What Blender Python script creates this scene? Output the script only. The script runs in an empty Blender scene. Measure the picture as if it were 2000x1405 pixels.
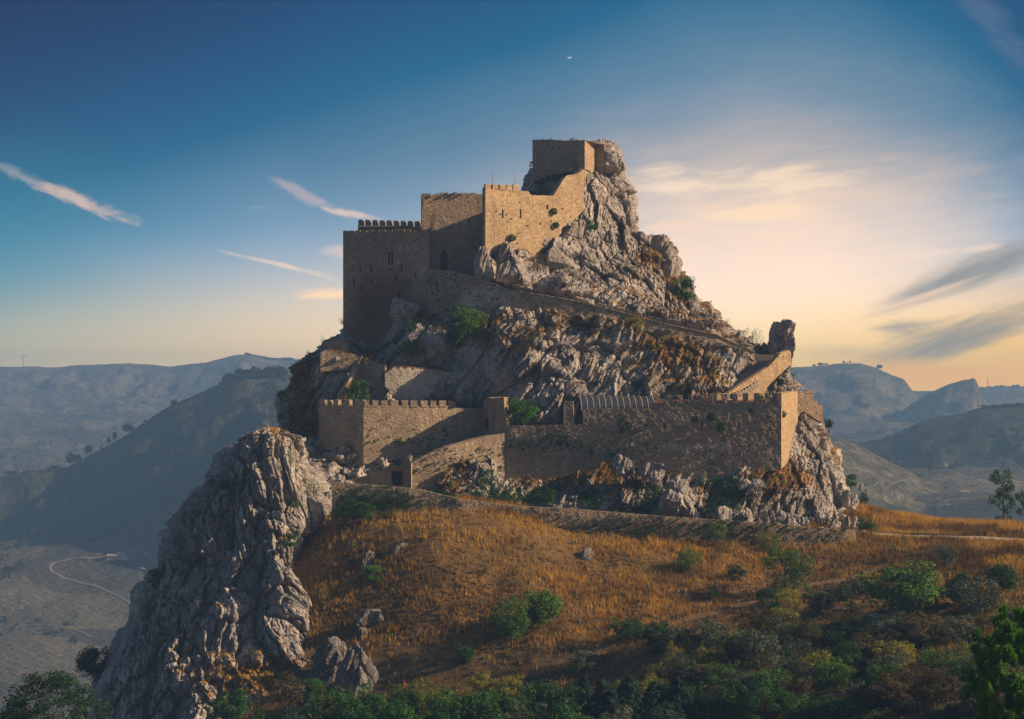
import bpy, math, random
import numpy as np
from math import radians, sin, cos, pi

# ------------------------------------------------------------------ camera, world, sun, exposure
F = 3740.0          # focal length in pixels of the 2000 px wide photograph
HZ = 790.0          # row of the horizon
scene = bpy.context.scene
cam_data = bpy.data.cameras.new('camera')
cam = bpy.data.objects.new('camera', cam_data)
scene.collection.objects.link(cam)
cam.location = (0, 0, 0)
cam.rotation_euler = (radians(90), 0, 0)
cam_data.sensor_width = 36.0
cam_data.lens = 36.0 * F / 2000.0
cam_data.shift_y = (HZ - 702.5) / 2000.0
cam_data.clip_start = 1.0
cam_data.clip_end = 20000.0
scene.camera = cam

SUN_EL, SUN_AZ = 26.0, 95.5     # azimuth clockwise from +Y
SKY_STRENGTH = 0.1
HAZE_DENSITY = 0.00032
HAZE_COLOR = (0.24, 0.47, 0.88, 1)
sun_data = bpy.data.lights.new('sun', 'SUN')
sun_data.energy = 5.0
sun_data.angle = radians(0.6)
sun_data.color = (1.0, 0.74, 0.46)
sun = bpy.data.objects.new('sun', sun_data)
scene.collection.objects.link(sun)
az = radians(SUN_AZ); el = radians(SUN_EL)
SUNV = np.array([sin(az) * cos(el), cos(az) * cos(el), sin(el)])
from mathutils import Vector
sun.rotation_euler = Vector(SUNV).to_track_quat('Z', 'Y').to_euler()

scene.view_settings.view_transform = 'Standard'
scene.view_settings.look = 'None'
scene.view_settings.exposure = 0.60
scene.view_settings.gamma = 1.0
scene.view_settings.use_curve_mapping = False
scene.render.engine = 'CYCLES'
scene.cycles.use_denoising = True
scene.cycles.max_bounces = 5
scene.cycles.diffuse_bounces = 2
scene.cycles.glossy_bounces = 2
scene.cycles.transparent_max_bounces = 8
scene.cycles.volume_bounces = 0


def lin(*c):
    return tuple((v / 255 / 12.92) if v / 255 <= 0.04045 else ((v / 255 + 0.055) / 1.055) ** 2.4 for v in c) + (1.0,)


class E:
    """small expression builder on shader math nodes"""
    nt = None

    def __init__(s, sock): s.s = sock

    @staticmethod
    def op(kind, *a, clamp=False):
        n = E.nt.nodes.new('ShaderNodeMath'); n.operation = kind; n.use_clamp = clamp
        for i, v in enumerate(a):
            if isinstance(v, E): E.nt.links.new(v.s, n.inputs[i])
            else: n.inputs[i].default_value = float(v)
        return E(n.outputs[0])

    def __add__(s, o): return E.op('ADD', s, o)
    __radd__ = __add__
    def __sub__(s, o): return E.op('SUBTRACT', s, o)
    def __rsub__(s, o): return E.op('SUBTRACT', o, s)
    def __mul__(s, o): return E.op('MULTIPLY', s, o)
    __rmul__ = __mul__
    def __truediv__(s, o): return E.op('DIVIDE', s, o)
    def max(s, o): return E.op('MAXIMUM', s, o)
    def min(s, o): return E.op('MINIMUM', s, o)
    def pow(s, o): return E.op('POWER', s, o)
    def exp(s): return E.op('EXPONENT', s)
    def abs(s): return E.op('ABSOLUTE', s)
    def clamp(s): return E.op('ADD', s, 0.0, clamp=True)

    def smooth(s, a, b):
        n = E.nt.nodes.new('ShaderNodeMapRange'); n.interpolation_type = 'SMOOTHSTEP'
        E.nt.links.new(s.s, n.inputs['Value'])
        n.inputs['From Min'].default_value = a; n.inputs['From Max'].default_value = b
        return E(n.outputs['Result'])


def nd(kind, **kw):
    n = E.nt.nodes.new(kind)
    for k, v in kw.items(): setattr(n, k, v)
    return n


def lk(a, b):
    if isinstance(a, E): a = a.s
    E.nt.links.new(a, b)


def setin(n, **kw):
    for k, v in kw.items():
        k = k.replace('_', ' ')
        if isinstance(v, (E, bpy.types.NodeSocket)): lk(v, n.inputs[k])
        else: n.inputs[k].default_value = v
    return n


def mixc(f, a, b, mode='MIX'):
    n = nd('ShaderNodeMix', data_type='RGBA', blend_type=mode)
    for idx, v in ((0, f), (6, a), (7, b)):
        if isinstance(v, (E, bpy.types.NodeSocket)): lk(v, n.inputs[idx])
        else: n.inputs[idx].default_value = v if idx == 0 else (tuple(v) + (1,))[:4]
    return n.outputs[2]


def noise(vec, scale, detail=4, rough=0.55, dist=0.0):
    n = nd('ShaderNodeTexNoise')
    if vec is not None: lk(vec, n.inputs['Vector'])
    n.inputs['Scale'].default_value = scale; n.inputs['Detail'].default_value = detail
    n.inputs['Roughness'].default_value = rough; n.inputs['Distortion'].default_value = dist
    return E(n.outputs['Fac'])


def ramp(fac, stops, interp='LINEAR'):
    n = nd('ShaderNodeValToRGB'); n.color_ramp.interpolation = interp
    els = n.color_ramp.elements
    while len(els) < len(stops): els.new(0.5)
    for e, (p, c) in zip(els, stops):
        e.position = p; e.color = (tuple(c) + (1,))[:4]
    lk(fac, n.inputs[0])
    return n.outputs['Color']


def build_world():
    w = bpy.data.worlds.new('World'); scene.world = w; w.use_nodes = True
    nt = w.node_tree; nt.nodes.clear(); E.nt = nt
    out = nd('ShaderNodeOutputWorld'); bg = nd('ShaderNodeBackground')
    bg.inputs['Strength'].default_value = SKY_STRENGTH
    lk(bg.outputs[0], out.inputs[0])
    sky = nd('ShaderNodeTexSky', sky_type='NISHITA', sun_disc=False)
    sky.sun_elevation = radians(SUN_EL); sky.sun_rotation = radians(SUN_AZ)
    sky.dust_density = 2.0
    tc = nd('ShaderNodeTexCoord'); sep = nd('ShaderNodeSeparateXYZ'); lk(tc.outputs['Generated'], sep.inputs[0])
    X, Y, Z = (E(o) for o in sep.outputs)
    # azimuth and elevation in units of 1/3780 rad, shifted so that the numbers are easy to compare with the photograph
    a = E.op('ARCTAN2', X, Y)
    e = E.op('ARCSINE', Z)
    px = a * 3790.0 + 1000.0
    py = HZ - e * 3790.0
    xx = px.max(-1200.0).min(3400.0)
    # slow waviness
    cmb = nd('ShaderNodeCombineXYZ'); lk(px * 0.001, cmb.inputs[0]); lk(py * 0.001, cmb.inputs[1])
    V = cmb.outputs[0]
    wob = (noise(V, 2.2, 3, 0.5) - 0.5)
    k = (xx - 1300.0).max(0.0)
    s = py + 0.32 * xx - k * k * 0.00088 + wob * 90.0
    s = s / 1300.0
    base = ramp(s.clamp(), [(0.0, lin(0, 38, 82)), (0.13, lin(0, 58, 108)), (0.24, lin(0, 82, 128)), (0.31, lin(6, 98, 140)),
                            (0.37, lin(66, 118, 152)), (0.44, lin(98, 136, 164)), (0.54, lin(136, 156, 176)),
                            (0.66, lin(176, 182, 186)), (0.78, lin(216, 206, 196)), (1.0, lin(228, 212, 192))])
    # paler, greenish to golden band above the horizon
    hz = (py + wob * 40).smooth(430.0, 735.0)
    hcol = ramp((xx / 2000.0).clamp(), [(0.0, lin(176, 166, 134)), (0.3, lin(232, 198, 148)), (0.7, lin(255, 212, 138)), (1.0, lin(255, 186, 62))])
    col = mixc(hz * 0.92, base, hcol)
    # deep teal towards the left, low down
    teal = (1.0 - xx.smooth(-200.0, 620.0)) * py.smooth(200.0, 450.0) * (1.0 - py.smooth(520.0, 720.0))
    col = mixc(teal * 0.75, col, lin(34, 116, 134))

    def rotnoise(ang, sx, sy, sc):
        ca, sa = cos(radians(ang)), sin(radians(ang))
        u = px * ca + py * sa; v = py * ca - px * sa
        c2 = nd('ShaderNodeCombineXYZ'); lk(u * (0.001 * sx), c2.inputs[0]); lk(v * (0.001 * sy), c2.inputs[1])
        return noise(c2.outputs[0], sc, 5, 0.62, 0.5)
    N0 = rotnoise(-3, 0.35, 1.3, 9.0) * 0.6 + rotnoise(-8, 0.5, 3.4, 16.0) * 0.4
    N1 = rotnoise(22, 0.9, 1.6, 15.0) * 0.55 + rotnoise(26, 0.8, 4.0, 22.0) * 0.45
    N2 = rotnoise(-17, 0.3, 1.3, 8.0) * 0.65 + rotnoise(-20, 0.4, 3.6, 17.0) * 0.35

    def blob(cx, cy, rx, ry, ang=0.0, nscale=6.0, namt=1.2, thr=0.35, sx=1.0, bend=0.0, soft=0.5):
        ca, sa = cos(radians(ang)), sin(radians(ang))
        dx = px - cx; dy = py - cy
        u = (dx * ca + dy * sa) / rx
        v = (dy * ca - dx * sa) / ry
        if bend: v = v - u * u * bend
        r2 = u * u + v * v
        n = N1 if ang > 6 else (N2 if ang < -6 else N0)
        d = (r2 * -0.8).exp() + (n - 0.5) * namt * 2.7 * (r2 * -0.22).exp()
        return d.smooth(thr - 0.05, thr + soft + 0.3)

    front = Y.smooth(0.0, 0.15)
    glow = (xx / 2000.0).smooth(0.45, 1.0) * (py + wob * 50).smooth(560.0, 760.0)
    col = mixc(glow * (1.0 - px.smooth(3600.0, 6500.0)), col, (1.12, 1.10, 0.42), 'MULTIPLY')
    lowl = (1.0 - (xx / 2000.0).smooth(0.1, 0.8)) * (py + wob * 50).smooth(480.0, 740.0)
    col = mixc(lowl, col, (1.10, 0.98, 0.72), 'MULTIPLY')
    # away from the glow (left of the view and behind it) the unseen horizon is dimmed to dusky blue to lower the fill light
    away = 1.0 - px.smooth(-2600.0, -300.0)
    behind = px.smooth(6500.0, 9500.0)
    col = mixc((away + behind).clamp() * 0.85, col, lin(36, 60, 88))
    clouds = [
        # big pink veil on the right
        (blob(1500, 440, 430, 190, 0, 4.0, 0.42, 0.1, 0.6, 0, 1.0), lin(255, 216, 184), 0.9),
        (blob(1325, 352, 90, 34, 5, 9, 1.1, 0.35, 0.6), lin(255, 226, 196), 0.95),
        (blob(1515, 352, 150, 34, 0, 9, 1.2, 0.35, 0.4), lin(255, 226, 192), 0.95),
        (blob(1480, 415, 130, 20, -2, 10, 1.0, 0.35, 0.4), lin(255, 218, 180), 0.8),
        (blob(1320, 440, 75, 16, 0, 10, 0.9, 0.35, 0.4), lin(246, 206, 178), 0.6),
        (blob(1420, 500, 300, 70, 0, 6, 0.7, 0.3, 0.4), lin(238, 203, 180), 0.5),
        (blob(1930, 60, 160, 32, 52, 6, 0.9, 0.3, 0.5), lin(110, 124, 150), 0.35),
        (blob(1620, 150, 320, 60, 8, 4, 0.9, 0.4, 0.5), lin(112, 140, 160), 0.5),
        # grey bars low on the right
        (blob(1900, 540, 190, 36, -20, 6, 0.8, 0.32, 0.4, 0.1), lin(126, 124, 120), 0.95),
        (blob(1820, 575, 110, 7, -19, 8, 0.6, 0.35, 0.4), lin(240, 196, 160), 0.6),
        (blob(1870, 655, 210, 42, -16, 5, 0.8, 0.3, 0.4), lin(138, 124, 102), 0.98),
        (blob(1770, 640, 80, 22, -5, 7, 0.9, 0.4, 0.4), lin(140, 128, 110), 0.85),
        (blob(1640, 690, 120, 20, 0, 7, 0.8, 0.4, 0.3), lin(196, 160, 112), 0.6),
        (blob(1830, 725, 110, 8, -4, 9, 0.7, 0.4, 0.3), lin(240, 190, 112), 0.8),
        (blob(1780, 742, 330, 40, 2, 5, 0.5, 0.2, 0.3), lin(250, 176, 62), 0.85),
        (blob(1915, 490, 40, 8, -8, 9, 0.7, 0.4, 0.4), lin(236, 200, 172), 0.6),
        # streaks on the left
        (blob(40, 350, 90, 12, 24, 10, 0.9, 0.35, 0.5), lin(168, 168, 170), 0.6),
        (blob(165, 400, 115, 15, 21, 11, 1.1, 0.35, 0.6, 0.0), lin(206, 178, 164), 0.95),
        (blob(600, 385, 80, 14, 26, 9, 0.9, 0.35, 0.4, -0.2), lin(188, 170, 172), 0.8),
        (blob(680, 415, 70, 8, 10, 9, 0.7, 0.35, 0.4), lin(224, 192, 176), 0.85),
        (blob(540, 515, 130, 6, 13, 9, 0.6, 0.35, 0.4, 0.6), lin(226, 196, 170), 0.75),
        (blob(660, 490, 55, 18, 3, 7, 0.6, 0.35, 0.6), lin(214, 186, 172), 0.8),
        (blob(625, 573, 85, 13, -3, 9, 0.8, 0.35, 0.4), lin(255, 206, 150), 0.95),
        (blob(500, 405, 28, 5, 0, 9, 0.7, 0.4, 0.4), lin(160, 168, 180), 0.4),
    ]
    for d, c, amt in clouds:
        col = mixc(d * front * amt, col, c)
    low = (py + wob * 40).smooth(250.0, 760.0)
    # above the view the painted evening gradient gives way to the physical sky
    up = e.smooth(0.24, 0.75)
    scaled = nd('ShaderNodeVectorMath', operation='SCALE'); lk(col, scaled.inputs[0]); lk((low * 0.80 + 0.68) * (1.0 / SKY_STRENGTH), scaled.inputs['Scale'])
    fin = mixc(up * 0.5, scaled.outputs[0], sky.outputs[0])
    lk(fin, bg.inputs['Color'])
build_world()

# ------------------------------------------------------------------ helpers
C = scene.collection
rng = np.random.default_rng(7)


def tag(o, label=None, cat=None, group=None, kind=None):
    if label: o['label'] = label
    if cat: o['category'] = cat
    if group: o['group'] = group
    if kind: o['kind'] = kind
    return o


def empty(name, loc=(0, 0, 0), rz=0.0):
    o = bpy.data.objects.new(name, None); C.objects.link(o)
    o.location = loc; o.rotation_euler = (0, 0, rz); o.empty_display_size = 0.5
    return o


def mesh_np(name, V, Fc, uv=None, attrs=None, smooth=False):
    """V (n,3); Fc list of index arrays (m,k)"""
    me = bpy.data.meshes.new(name)
    if not isinstance(Fc, (list, tuple)): Fc = [Fc]
    Fc = [np.asarray(f, dtype=np.int32) for f in Fc if len(f)]
    V = np.asarray(V, dtype=np.float32)
    me.vertices.add(len(V)); me.vertices.foreach_set('co', V.ravel())
    loops = np.concatenate([f.ravel() for f in Fc])
    tot = np.concatenate([np.full(len(f), f.shape[1], dtype=np.int32) for f in Fc])
    start = np.concatenate([[0], np.cumsum(tot)[:-1]]).astype(np.int32)
    me.loops.add(len(loops)); me.loops.foreach_set('vertex_index', loops)
    me.polygons.add(len(tot)); me.polygons.foreach_set('loop_start', start)
    me.polygons.foreach_set('use_smooth', np.full(len(tot), smooth, dtype=bool))
    if uv is not None:
        l = me.uv_layers.new(name='UVMap'); l.data.foreach_set('uv', np.asarray(uv, np.float32)[loops].ravel())
    for k, a in (attrs or {}).items():
        a = np.asarray(a, np.float32)
        if a.ndim == 1:
            at = me.attributes.new(k, 'FLOAT', 'POINT'); at.data.foreach_set('value', a)
        else:
            at = me.attributes.new(k, 'FLOAT_COLOR', 'POINT')
            if a.shape[1] == 3: a = np.concatenate([a, np.ones((len(a), 1), np.float32)], 1)
            at.data.foreach_set('color', a.ravel())
    me.update(calc_edges=True); me.validate()
    return me


def link(name, me, mat=None, parent=None):
    o = bpy.data.objects.new(name, me); C.objects.link(o)
    if mat and not me.materials: me.materials.append(mat)
    if parent: o.parent = parent
    return o


def P(px, py, Y):
    return np.array([(px - 1000.0) * Y / F, Y, (HZ - py) * Y / F])


def h3(i, j, k, s):
    i = i.astype(np.int64).astype(np.uint32); j = j.astype(np.int64).astype(np.uint32); k = k.astype(np.int64).astype(np.uint32)
    h = i * np.uint32(374761393) + j * np.uint32(668265263) + k * np.uint32(2147483647 - 362437) + np.uint32((s * 2246822519) & 0xffffffff)
    h = (h ^ (h >> np.uint32(13))) * np.uint32(1274126177)
    h = (h ^ (h >> np.uint32(16))) * np.uint32(2246822519)
    h = h ^ (h >> np.uint32(15))
    return h.astype(np.float32) / np.float32(4294967296.0)


def vnoise(Q, seed=0):
    Q = Q.astype(np.float32); f = np.floor(Q); t = Q - f; t = t * t * (3 - 2 * t)
    i, j, k = f[:, 0], f[:, 1], f[:, 2]
    r = 0
    for a in (0, 1):
        wx = t[:, 0] if a else 1 - t[:, 0]
        for b in (0, 1):
            wy = t[:, 1] if b else 1 - t[:, 1]
            for c in (0, 1):
                wz = t[:, 2] if c else 1 - t[:, 2]
                r = r + wx * wy * wz * h3(i + a, j + b, k + c, seed)
    return r * 2 - 1


def fbm(Q, octaves=4, seed=0, gain=0.5):
    r = 0; a = 1.0; s = 0
    for o in range(octaves):
        r = r + a * vnoise(Q * (2.03 ** o) + 17.3 * o, seed + o); s += a; a *= gain
    return r / s


def voronoi(Q, seed=0):
    Q = Q.astype(np.float32); f = np.floor(Q)
    n = len(Q); F1 = np.full(n, 9, np.float32); F2 = np.full(n, 9, np.float32)
    best = np.zeros((n, 3), np.float32); vec = np.zeros((n, 3), np.float32)
    for a in (-1, 0, 1):
        for b in (-1, 0, 1):
            for c in (-1, 0, 1):
                i, j, k = f[:, 0] + a, f[:, 1] + b, f[:, 2] + c
                d = np.stack([i + h3(i, j, k, seed), j + h3(i, j, k, seed + 1), k + h3(i, j, k, seed + 2)], 1) - Q
                r = np.sqrt((d * d).sum(1))
                m = r < F1
                F2 = np.where(m, F1, np.minimum(F2, r)); F1 = np.where(m, r, F1)
                best[m] = np.stack([i, j, k], 1)[m]; vec[m] = d[m]
    i, j, k = best[:, 0], best[:, 1], best[:, 2]
    rnd = np.stack([h3(i, j, k, seed + 11), h3(i, j, k, seed + 12), h3(i, j, k, seed + 13), h3(i, j, k, seed + 14)], 1)
    return F1, F2, vec, rnd


def tps_fit(pts, vals, lam=0.0):
    pts = np.asarray(pts, float); vals = np.asarray(vals, float); n = len(pts)
    sc = pts.std(0).mean(); mu = pts.mean(0); q = (pts - mu) / sc
    d = np.sqrt(((q[:, None] - q[None]) ** 2).sum(-1)) + 1e-9
    K = d * d * np.log(d) + lam * np.eye(n)
    A = np.zeros((n + 3, n + 3)); A[:n, :n] = K; A[:n, n] = 1; A[:n, n + 1:] = q; A[n, :n] = 1; A[n + 1:, :n] = q.T
    w = np.linalg.solve(A, np.concatenate([vals, np.zeros(3)]))

    def ev(a, b):
        a = np.asarray(a, float); sh = a.shape; pa = (np.stack([a.ravel(), np.asarray(b, float).ravel()], 1) - mu) / sc
        out = np.empty(len(pa))
        for s in range(0, len(pa), 20000):
            c = pa[s:s + 20000]
            dd = np.sqrt(((c[:, None] - q[None]) ** 2).sum(-1)) + 1e-9
            out[s:s + 20000] = (dd * dd * np.log(dd)) @ w[:n] + w[n] + c @ w[n + 1:]
        return out.reshape(sh)
    return ev


def sstep(x, a, b):
    t = np.clip((x - a) / (b - a), 0, 1); return t * t * (3 - 2 * t)


# ------------------------------------------------------------------ materials
def new_mat(name):
    m = bpy.data.materials.new(name); m.use_nodes = True
    nt = m.node_tree; nt.nodes.clear(); E.nt = nt
    out = nd('ShaderNodeOutputMaterial'); b = nd('ShaderNodeBsdfPrincipled')
    lk(b.outputs[0], out.inputs['Surface'])
    b.inputs['Roughness'].default_value = 0.9
    b.inputs['Specular IOR Level'].default_value = 0.2
    return m, b


def bump(h, dist, strength=1.0, prev=None):
    n = nd('ShaderNodeBump'); lk(h, n.inputs['Height']); n.inputs['Distance'].default_value = dist
    n.inputs['Strength'].default_value = strength
    if prev is not None: lk(prev, n.inputs['Normal'])
    return n.outputs[0]


def attr(name):
    n = nd('ShaderNodeAttribute'); n.attribute_name = name
    return n


def objco():
    return nd('ShaderNodeTexCoord').outputs['Object']


def mat_rock(name='limestone_rock', k=1.0):
    m, b = new_mat(name)
    co = objco()
    n1 = noise(co, 0.25, 6, 0.65, 0.5); n2 = noise(co, 1.6, 6, 0.7); n3 = noise(co, 6.0, 5, 0.7)
    c = ramp(n1 * 0.55 + n2 * 0.45, [(0.33, (0.09, 0.08, 0.076)), (0.44, (0.22, 0.195, 0.185)), (0.53, (0.39, 0.35, 0.33)), (0.66, (0.60, 0.55, 0.52))])
    # dark lichen and water streaks
    mp = nd('ShaderNodeMapping'); mp.inputs['Scale'].default_value = (1, 1, 0.25); lk(co, mp.inputs[0])
    st = noise(mp.outputs[0], 1.1, 6, 0.7, 0.8).smooth(0.50, 0.68)
    c = mixc(st * 0.75, c, (0.085, 0.075, 0.072))
    # rusty, ochre stain
    oc = noise(co, 0.5, 5, 0.6, 1.0).smooth(0.56, 0.70)
    c = mixc(oc * 0.55, c, (0.34, 0.20, 0.10))
    c = mixc((n3 - 0.42).max(0.0) * 0.8, c, (0.55, 0.50, 0.46))
    # dry grass and scrub rooted in the ledges
    v = attr('veg'); vf = (E(v.outputs['Fac']) + (n2 - 0.5) * 1.3 + (n3 - 0.5) * 0.7).smooth(0.35, 0.6)
    gcol = ramp(noise(co, 0.8, 5, 0.7), [(0.32, (0.045, 0.042, 0.018)), (0.45, (0.11, 0.062, 0.022)), (0.56, (0.24, 0.115, 0.03)), (0.70, (0.36, 0.19, 0.05))])
    c = mixc(vf, c, gcol)
    if k != 1.0: c = mixc(1.0 - k, c, (0.06, 0.055, 0.055))
    lk(c, b.inputs['Base Color'])
    h = noise(co, 2.2, 8, 0.72)
    vor = nd('ShaderNodeTexVoronoi', feature='DISTANCE_TO_EDGE'); vor.inputs['Scale'].default_value = 1.5
    wv = nd('ShaderNodeVectorMath', operation='ADD'); nn = nd('ShaderNodeTexNoise'); nn.inputs['Scale'].default_value = 1.2; nn.inputs['Detail'].default_value = 5
    lk(co, nn.inputs['Vector']); lk(co, wv.inputs[0]); lk(nn.outputs['Color'], wv.inputs[1]); lk(wv.outputs[0], vor.inputs['Vector'])
    ed = E(vor.outputs['Distance']).smooth(0.0, 0.10)
    lk(bump(h * 0.8 + ed * 0.35, 0.38, 0.75), b.inputs['Normal'])
    return m


def mat_masonry(name, base=(0.36, 0.275, 0.19), rough_scale=1.0):
    m, b = new_mat(name)
    uv = nd('ShaderNodeTexCoord').outputs['UV']
    co = uv
    mp = nd('ShaderNodeMapping'); mp.inputs['Scale'].default_value = (3.4, 6.2, 1); lk(co, mp.inputs[0])
    wn = nd('ShaderNodeTexNoise'); wn.inputs['Scale'].default_value = 0.9; wn.inputs['Detail'].default_value = 3
    lk(mp.outputs[0], wn.inputs['Vector'])
    wa = nd('ShaderNodeVectorMath', operation='MULTIPLY_ADD'); lk(wn.outputs['Color'], wa.inputs[0]); wa.inputs[1].default_value = (0.5, 0.35, 0)
    lk(mp.outputs[0], wa.inputs[2])
    vor = nd('ShaderNodeTexVoronoi', feature='F1', voronoi_dimensions='2D'); lk(wa.outputs[0], vor.inputs['Vector']); vor.inputs['Scale'].default_value = 1.0
    vor.inputs['Randomness'].default_value = 0.75
    ved = nd('ShaderNodeTexVoronoi', feature='DISTANCE_TO_EDGE', voronoi_dimensions='2D'); lk(wa.outputs[0], ved.inputs['Vector']); ved.inputs['Scale'].default_value = 1.0
    ved.inputs['Randomness'].default_value = 0.75
    sp = nd('ShaderNodeSeparateColor'); lk(vor.outputs['Color'], sp.inputs[0])
    r = E(sp.outputs[0]); g = E(sp.outputs[1])
    stone = mixc(r, tuple(v * 0.80 for v in base), tuple(min(v * 1.16, 0.7) for v in base))
    stone = mixc(g.smooth(0.84, 0.99) * 0.7, stone, (0.56, 0.49, 0.39))
    stone = mixc((1.0 - g).smooth(0.9, 1.0) * 0.7, stone, (0.09, 0.065, 0.05))
    joint = 1.0 - E(ved.outputs['Distance']).smooth(0.02, 0.10)
    c = mixc(joint * 0.45, stone, tuple(v * 0.5 for v in base))
    # broad weathering
    w1 = noise(co, 0.22, 5, 0.6, 0.6); w2 = noise(co, 0.9, 5, 0.65)
    c = mixc((w1.smooth(0.42, 0.66)) * 0.45, c, (0.20, 0.145, 0.10))
    c = mixc((w2.smooth(0.52, 0.72)) * 0.3, c, (0.46, 0.38, 0.28))
    mpv = nd('ShaderNodeMapping'); mpv.inputs['Scale'].default_value = (1.3, 0.14, 1); lk(co, mpv.inputs[0])
    drip = noise(mpv.outputs[0], 1.0, 4, 0.6).smooth(0.56, 0.72)
    c = mixc(drip * 0.4, c, (0.11, 0.085, 0.065))
    a = attr('stain'); sc = nd('ShaderNodeSeparateColor'); lk(a.outputs['Color'], sc.inputs[0])
    dark, white, red = (E(o) for o in (sc.outputs[0], sc.outputs[1], sc.outputs[2]))
    brk = (w2 - 0.5) * 1.2
    c = mixc((red + brk * 0.5).smooth(0.15, 0.8) * 0.8, c, (0.16, 0.078, 0.045))
    c = mixc((dark + brk * 0.8).smooth(0.15, 1.0) * 0.7, c, (0.075, 0.050, 0.040))
    c = mixc((white + brk).smooth(0.3, 0.8) * 0.5, c, (0.60, 0.55, 0.50))
    lk(c, b.inputs['Base Color'])
    h = E(ved.outputs['Distance']).smooth(0.0, 0.16) * 0.5 + r * 0.5 + noise(co, 5.0, 5, 0.7) * 0.5
    lk(bump(h, 0.07, 0.7), b.inputs['Normal'])
    return m


def mat_ground():
    m, b = new_mat('hillside_soil')
    co = objco()
    n1 = noise(co, 0.06, 5, 0.6); n2 = noise(co, 0.7, 6, 0.7); n3 = noise(co, 4.0, 5, 0.75)
    c = ramp(n1 * 0.5 + n2 * 0.35 + n3 * 0.15, [(0.38, (0.045, 0.034, 0.018)), (0.45, (0.095, 0.060, 0.026)), (0.54, (0.15, 0.088, 0.03)), (0.66, (0.22, 0.135, 0.048))])
    a = attr('zone'); s = nd('ShaderNodeSeparateColor'); lk(a.outputs['Color'], s.inputs[0])
    track, green = E(s.outputs[0]), E(s.outputs[1])
    gc = ramp(n2, [(0.35, (0.018, 0.026, 0.010)), (0.65, (0.055, 0.062, 0.022))])
    c = mixc((green + (n2 - 0.5) * 1.0).smooth(0.25, 0.75) * 0.9, c, gc)
    c = mixc((track + (n3 - 0.5) * 0.6).smooth(0.3, 0.7), c, (0.30, 0.21, 0.14))
    lk(c, b.inputs['Base Color'])
    lk(bump(n3 * 0.5 + n2 * 0.5, 0.5, 0.8), b.inputs['Normal'])
    return m


def mat_far():
    m, b = new_mat('distant_hillside')
    co = objco()
    n1 = noise(co, 0.0045, 6, 0.6, 0.6); n2 = noise(co, 0.02, 6, 0.65, 0.4); n3 = noise(co, 0.12, 5, 0.7)
    vor = nd('ShaderNodeTexVoronoi', feature='F1', voronoi_dimensions='2D'); vor.inputs['Scale'].default_value = 0.011
    wv = nd('ShaderNodeVectorMath', operation='MULTIPLY_ADD'); nn = nd('ShaderNodeTexNoise'); nn.inputs['Scale'].default_value = 0.01; nn.inputs['Detail'].default_value = 3
    lk(co, nn.inputs['Vector']); lk(nn.outputs['Color'], wv.inputs[0]); wv.inputs[1].default_value = (60, 60, 0); lk(co, wv.inputs[2]); lk(wv.outputs[0], vor.inputs['Vector'])
    sp = nd('ShaderNodeSeparateColor'); lk(vor.outputs['Color'], sp.inputs[0])
    fld = mixc(E(sp.outputs[0]), (0.028, 0.032, 0.024), (0.14, 0.125, 0.085))
    a = attr('zone'); s = nd('ShaderNodeSeparateColor'); lk(a.outputs['Color'], s.inputs[0])
    flat, road, woods = (E(o) for o in s.outputs[:3])
    # ploughed contour lines in the fields
    wave = nd('ShaderNodeTexWave', wave_type='BANDS', bands_direction='DIAGONAL'); lk(co, wave.inputs['Vector'])
    wave.inputs['Scale'].default_value = 0.07; wave.inputs['Distortion'].default_value = 14; wave.inputs['Detail'].default_value = 4; wave.inputs['Detail Scale'].default_value = 0.35
    fld = mixc(E(wave.outputs['Fac']) * 0.55, fld, (0.07, 0.06, 0.04))
    scrub = ramp(n2 * 0.5 + n3 * 0.5, [(0.36, (0.028, 0.032, 0.02)), (0.48, (0.075, 0.066, 0.042)), (0.58, (0.17, 0.14, 0.095)), (0.70, (0.36, 0.31, 0.23))])
    c = mixc((flat + (n1 - 0.5) * 1.4 + (n3 - 0.5) * 0.8).smooth(0.3, 0.62), scrub, fld)
    c = mixc((woods + (n2 - 0.5) * 1.2 + (n3 - 0.5) * 0.8).smooth(0.4, 0.7), c, (0.022, 0.034, 0.018))
    dots = noise(co, 0.3, 3, 0.6).smooth(0.60, 0.66)
    c = mixc(dots * 0.75, c, (0.03, 0.04, 0.022))
    c = mixc(road.smooth(0.35, 0.6), c, (0.55, 0.47, 0.36))
    lk(c, b.inputs['Base Color'])
    lk(bump(n3, 5.0, 0.8), b.inputs['Normal'])
    return m


def mat_leaf(name, dark, light, tip=None):
    m, b = new_mat(name)
    co = objco()
    oi = nd('ShaderNodeObjectInfo')
    a = E(attr('rnd').outputs['Fac'])
    f = (a * 0.6 + noise(co, 3.0, 2) * 0.4 + (E(oi.outputs['Random']) - 0.5) * 0.35).clamp()
    c = ramp(f, [(0.1, dark), (0.75, light)] + ([(1.0, tip)] if tip else []))
    lk(c, b.inputs['Base Color'])
    b.inputs['Roughness'].default_value = 0.7
    tr = nd('ShaderNodeBsdfTranslucent'); lk(c, tr.inputs['Color'])
    mx = nd('ShaderNodeMixShader'); mx.inputs[0].default_value = 0.3
    lk(b.outputs[0], mx.inputs[1]); lk(tr.outputs[0], mx.inputs[2])
    out = [n for n in E.nt.nodes if n.type == 'OUTPUT_MATERIAL'][0]
    lk(mx.outputs[0], out.inputs['Surface'])
    return m


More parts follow.
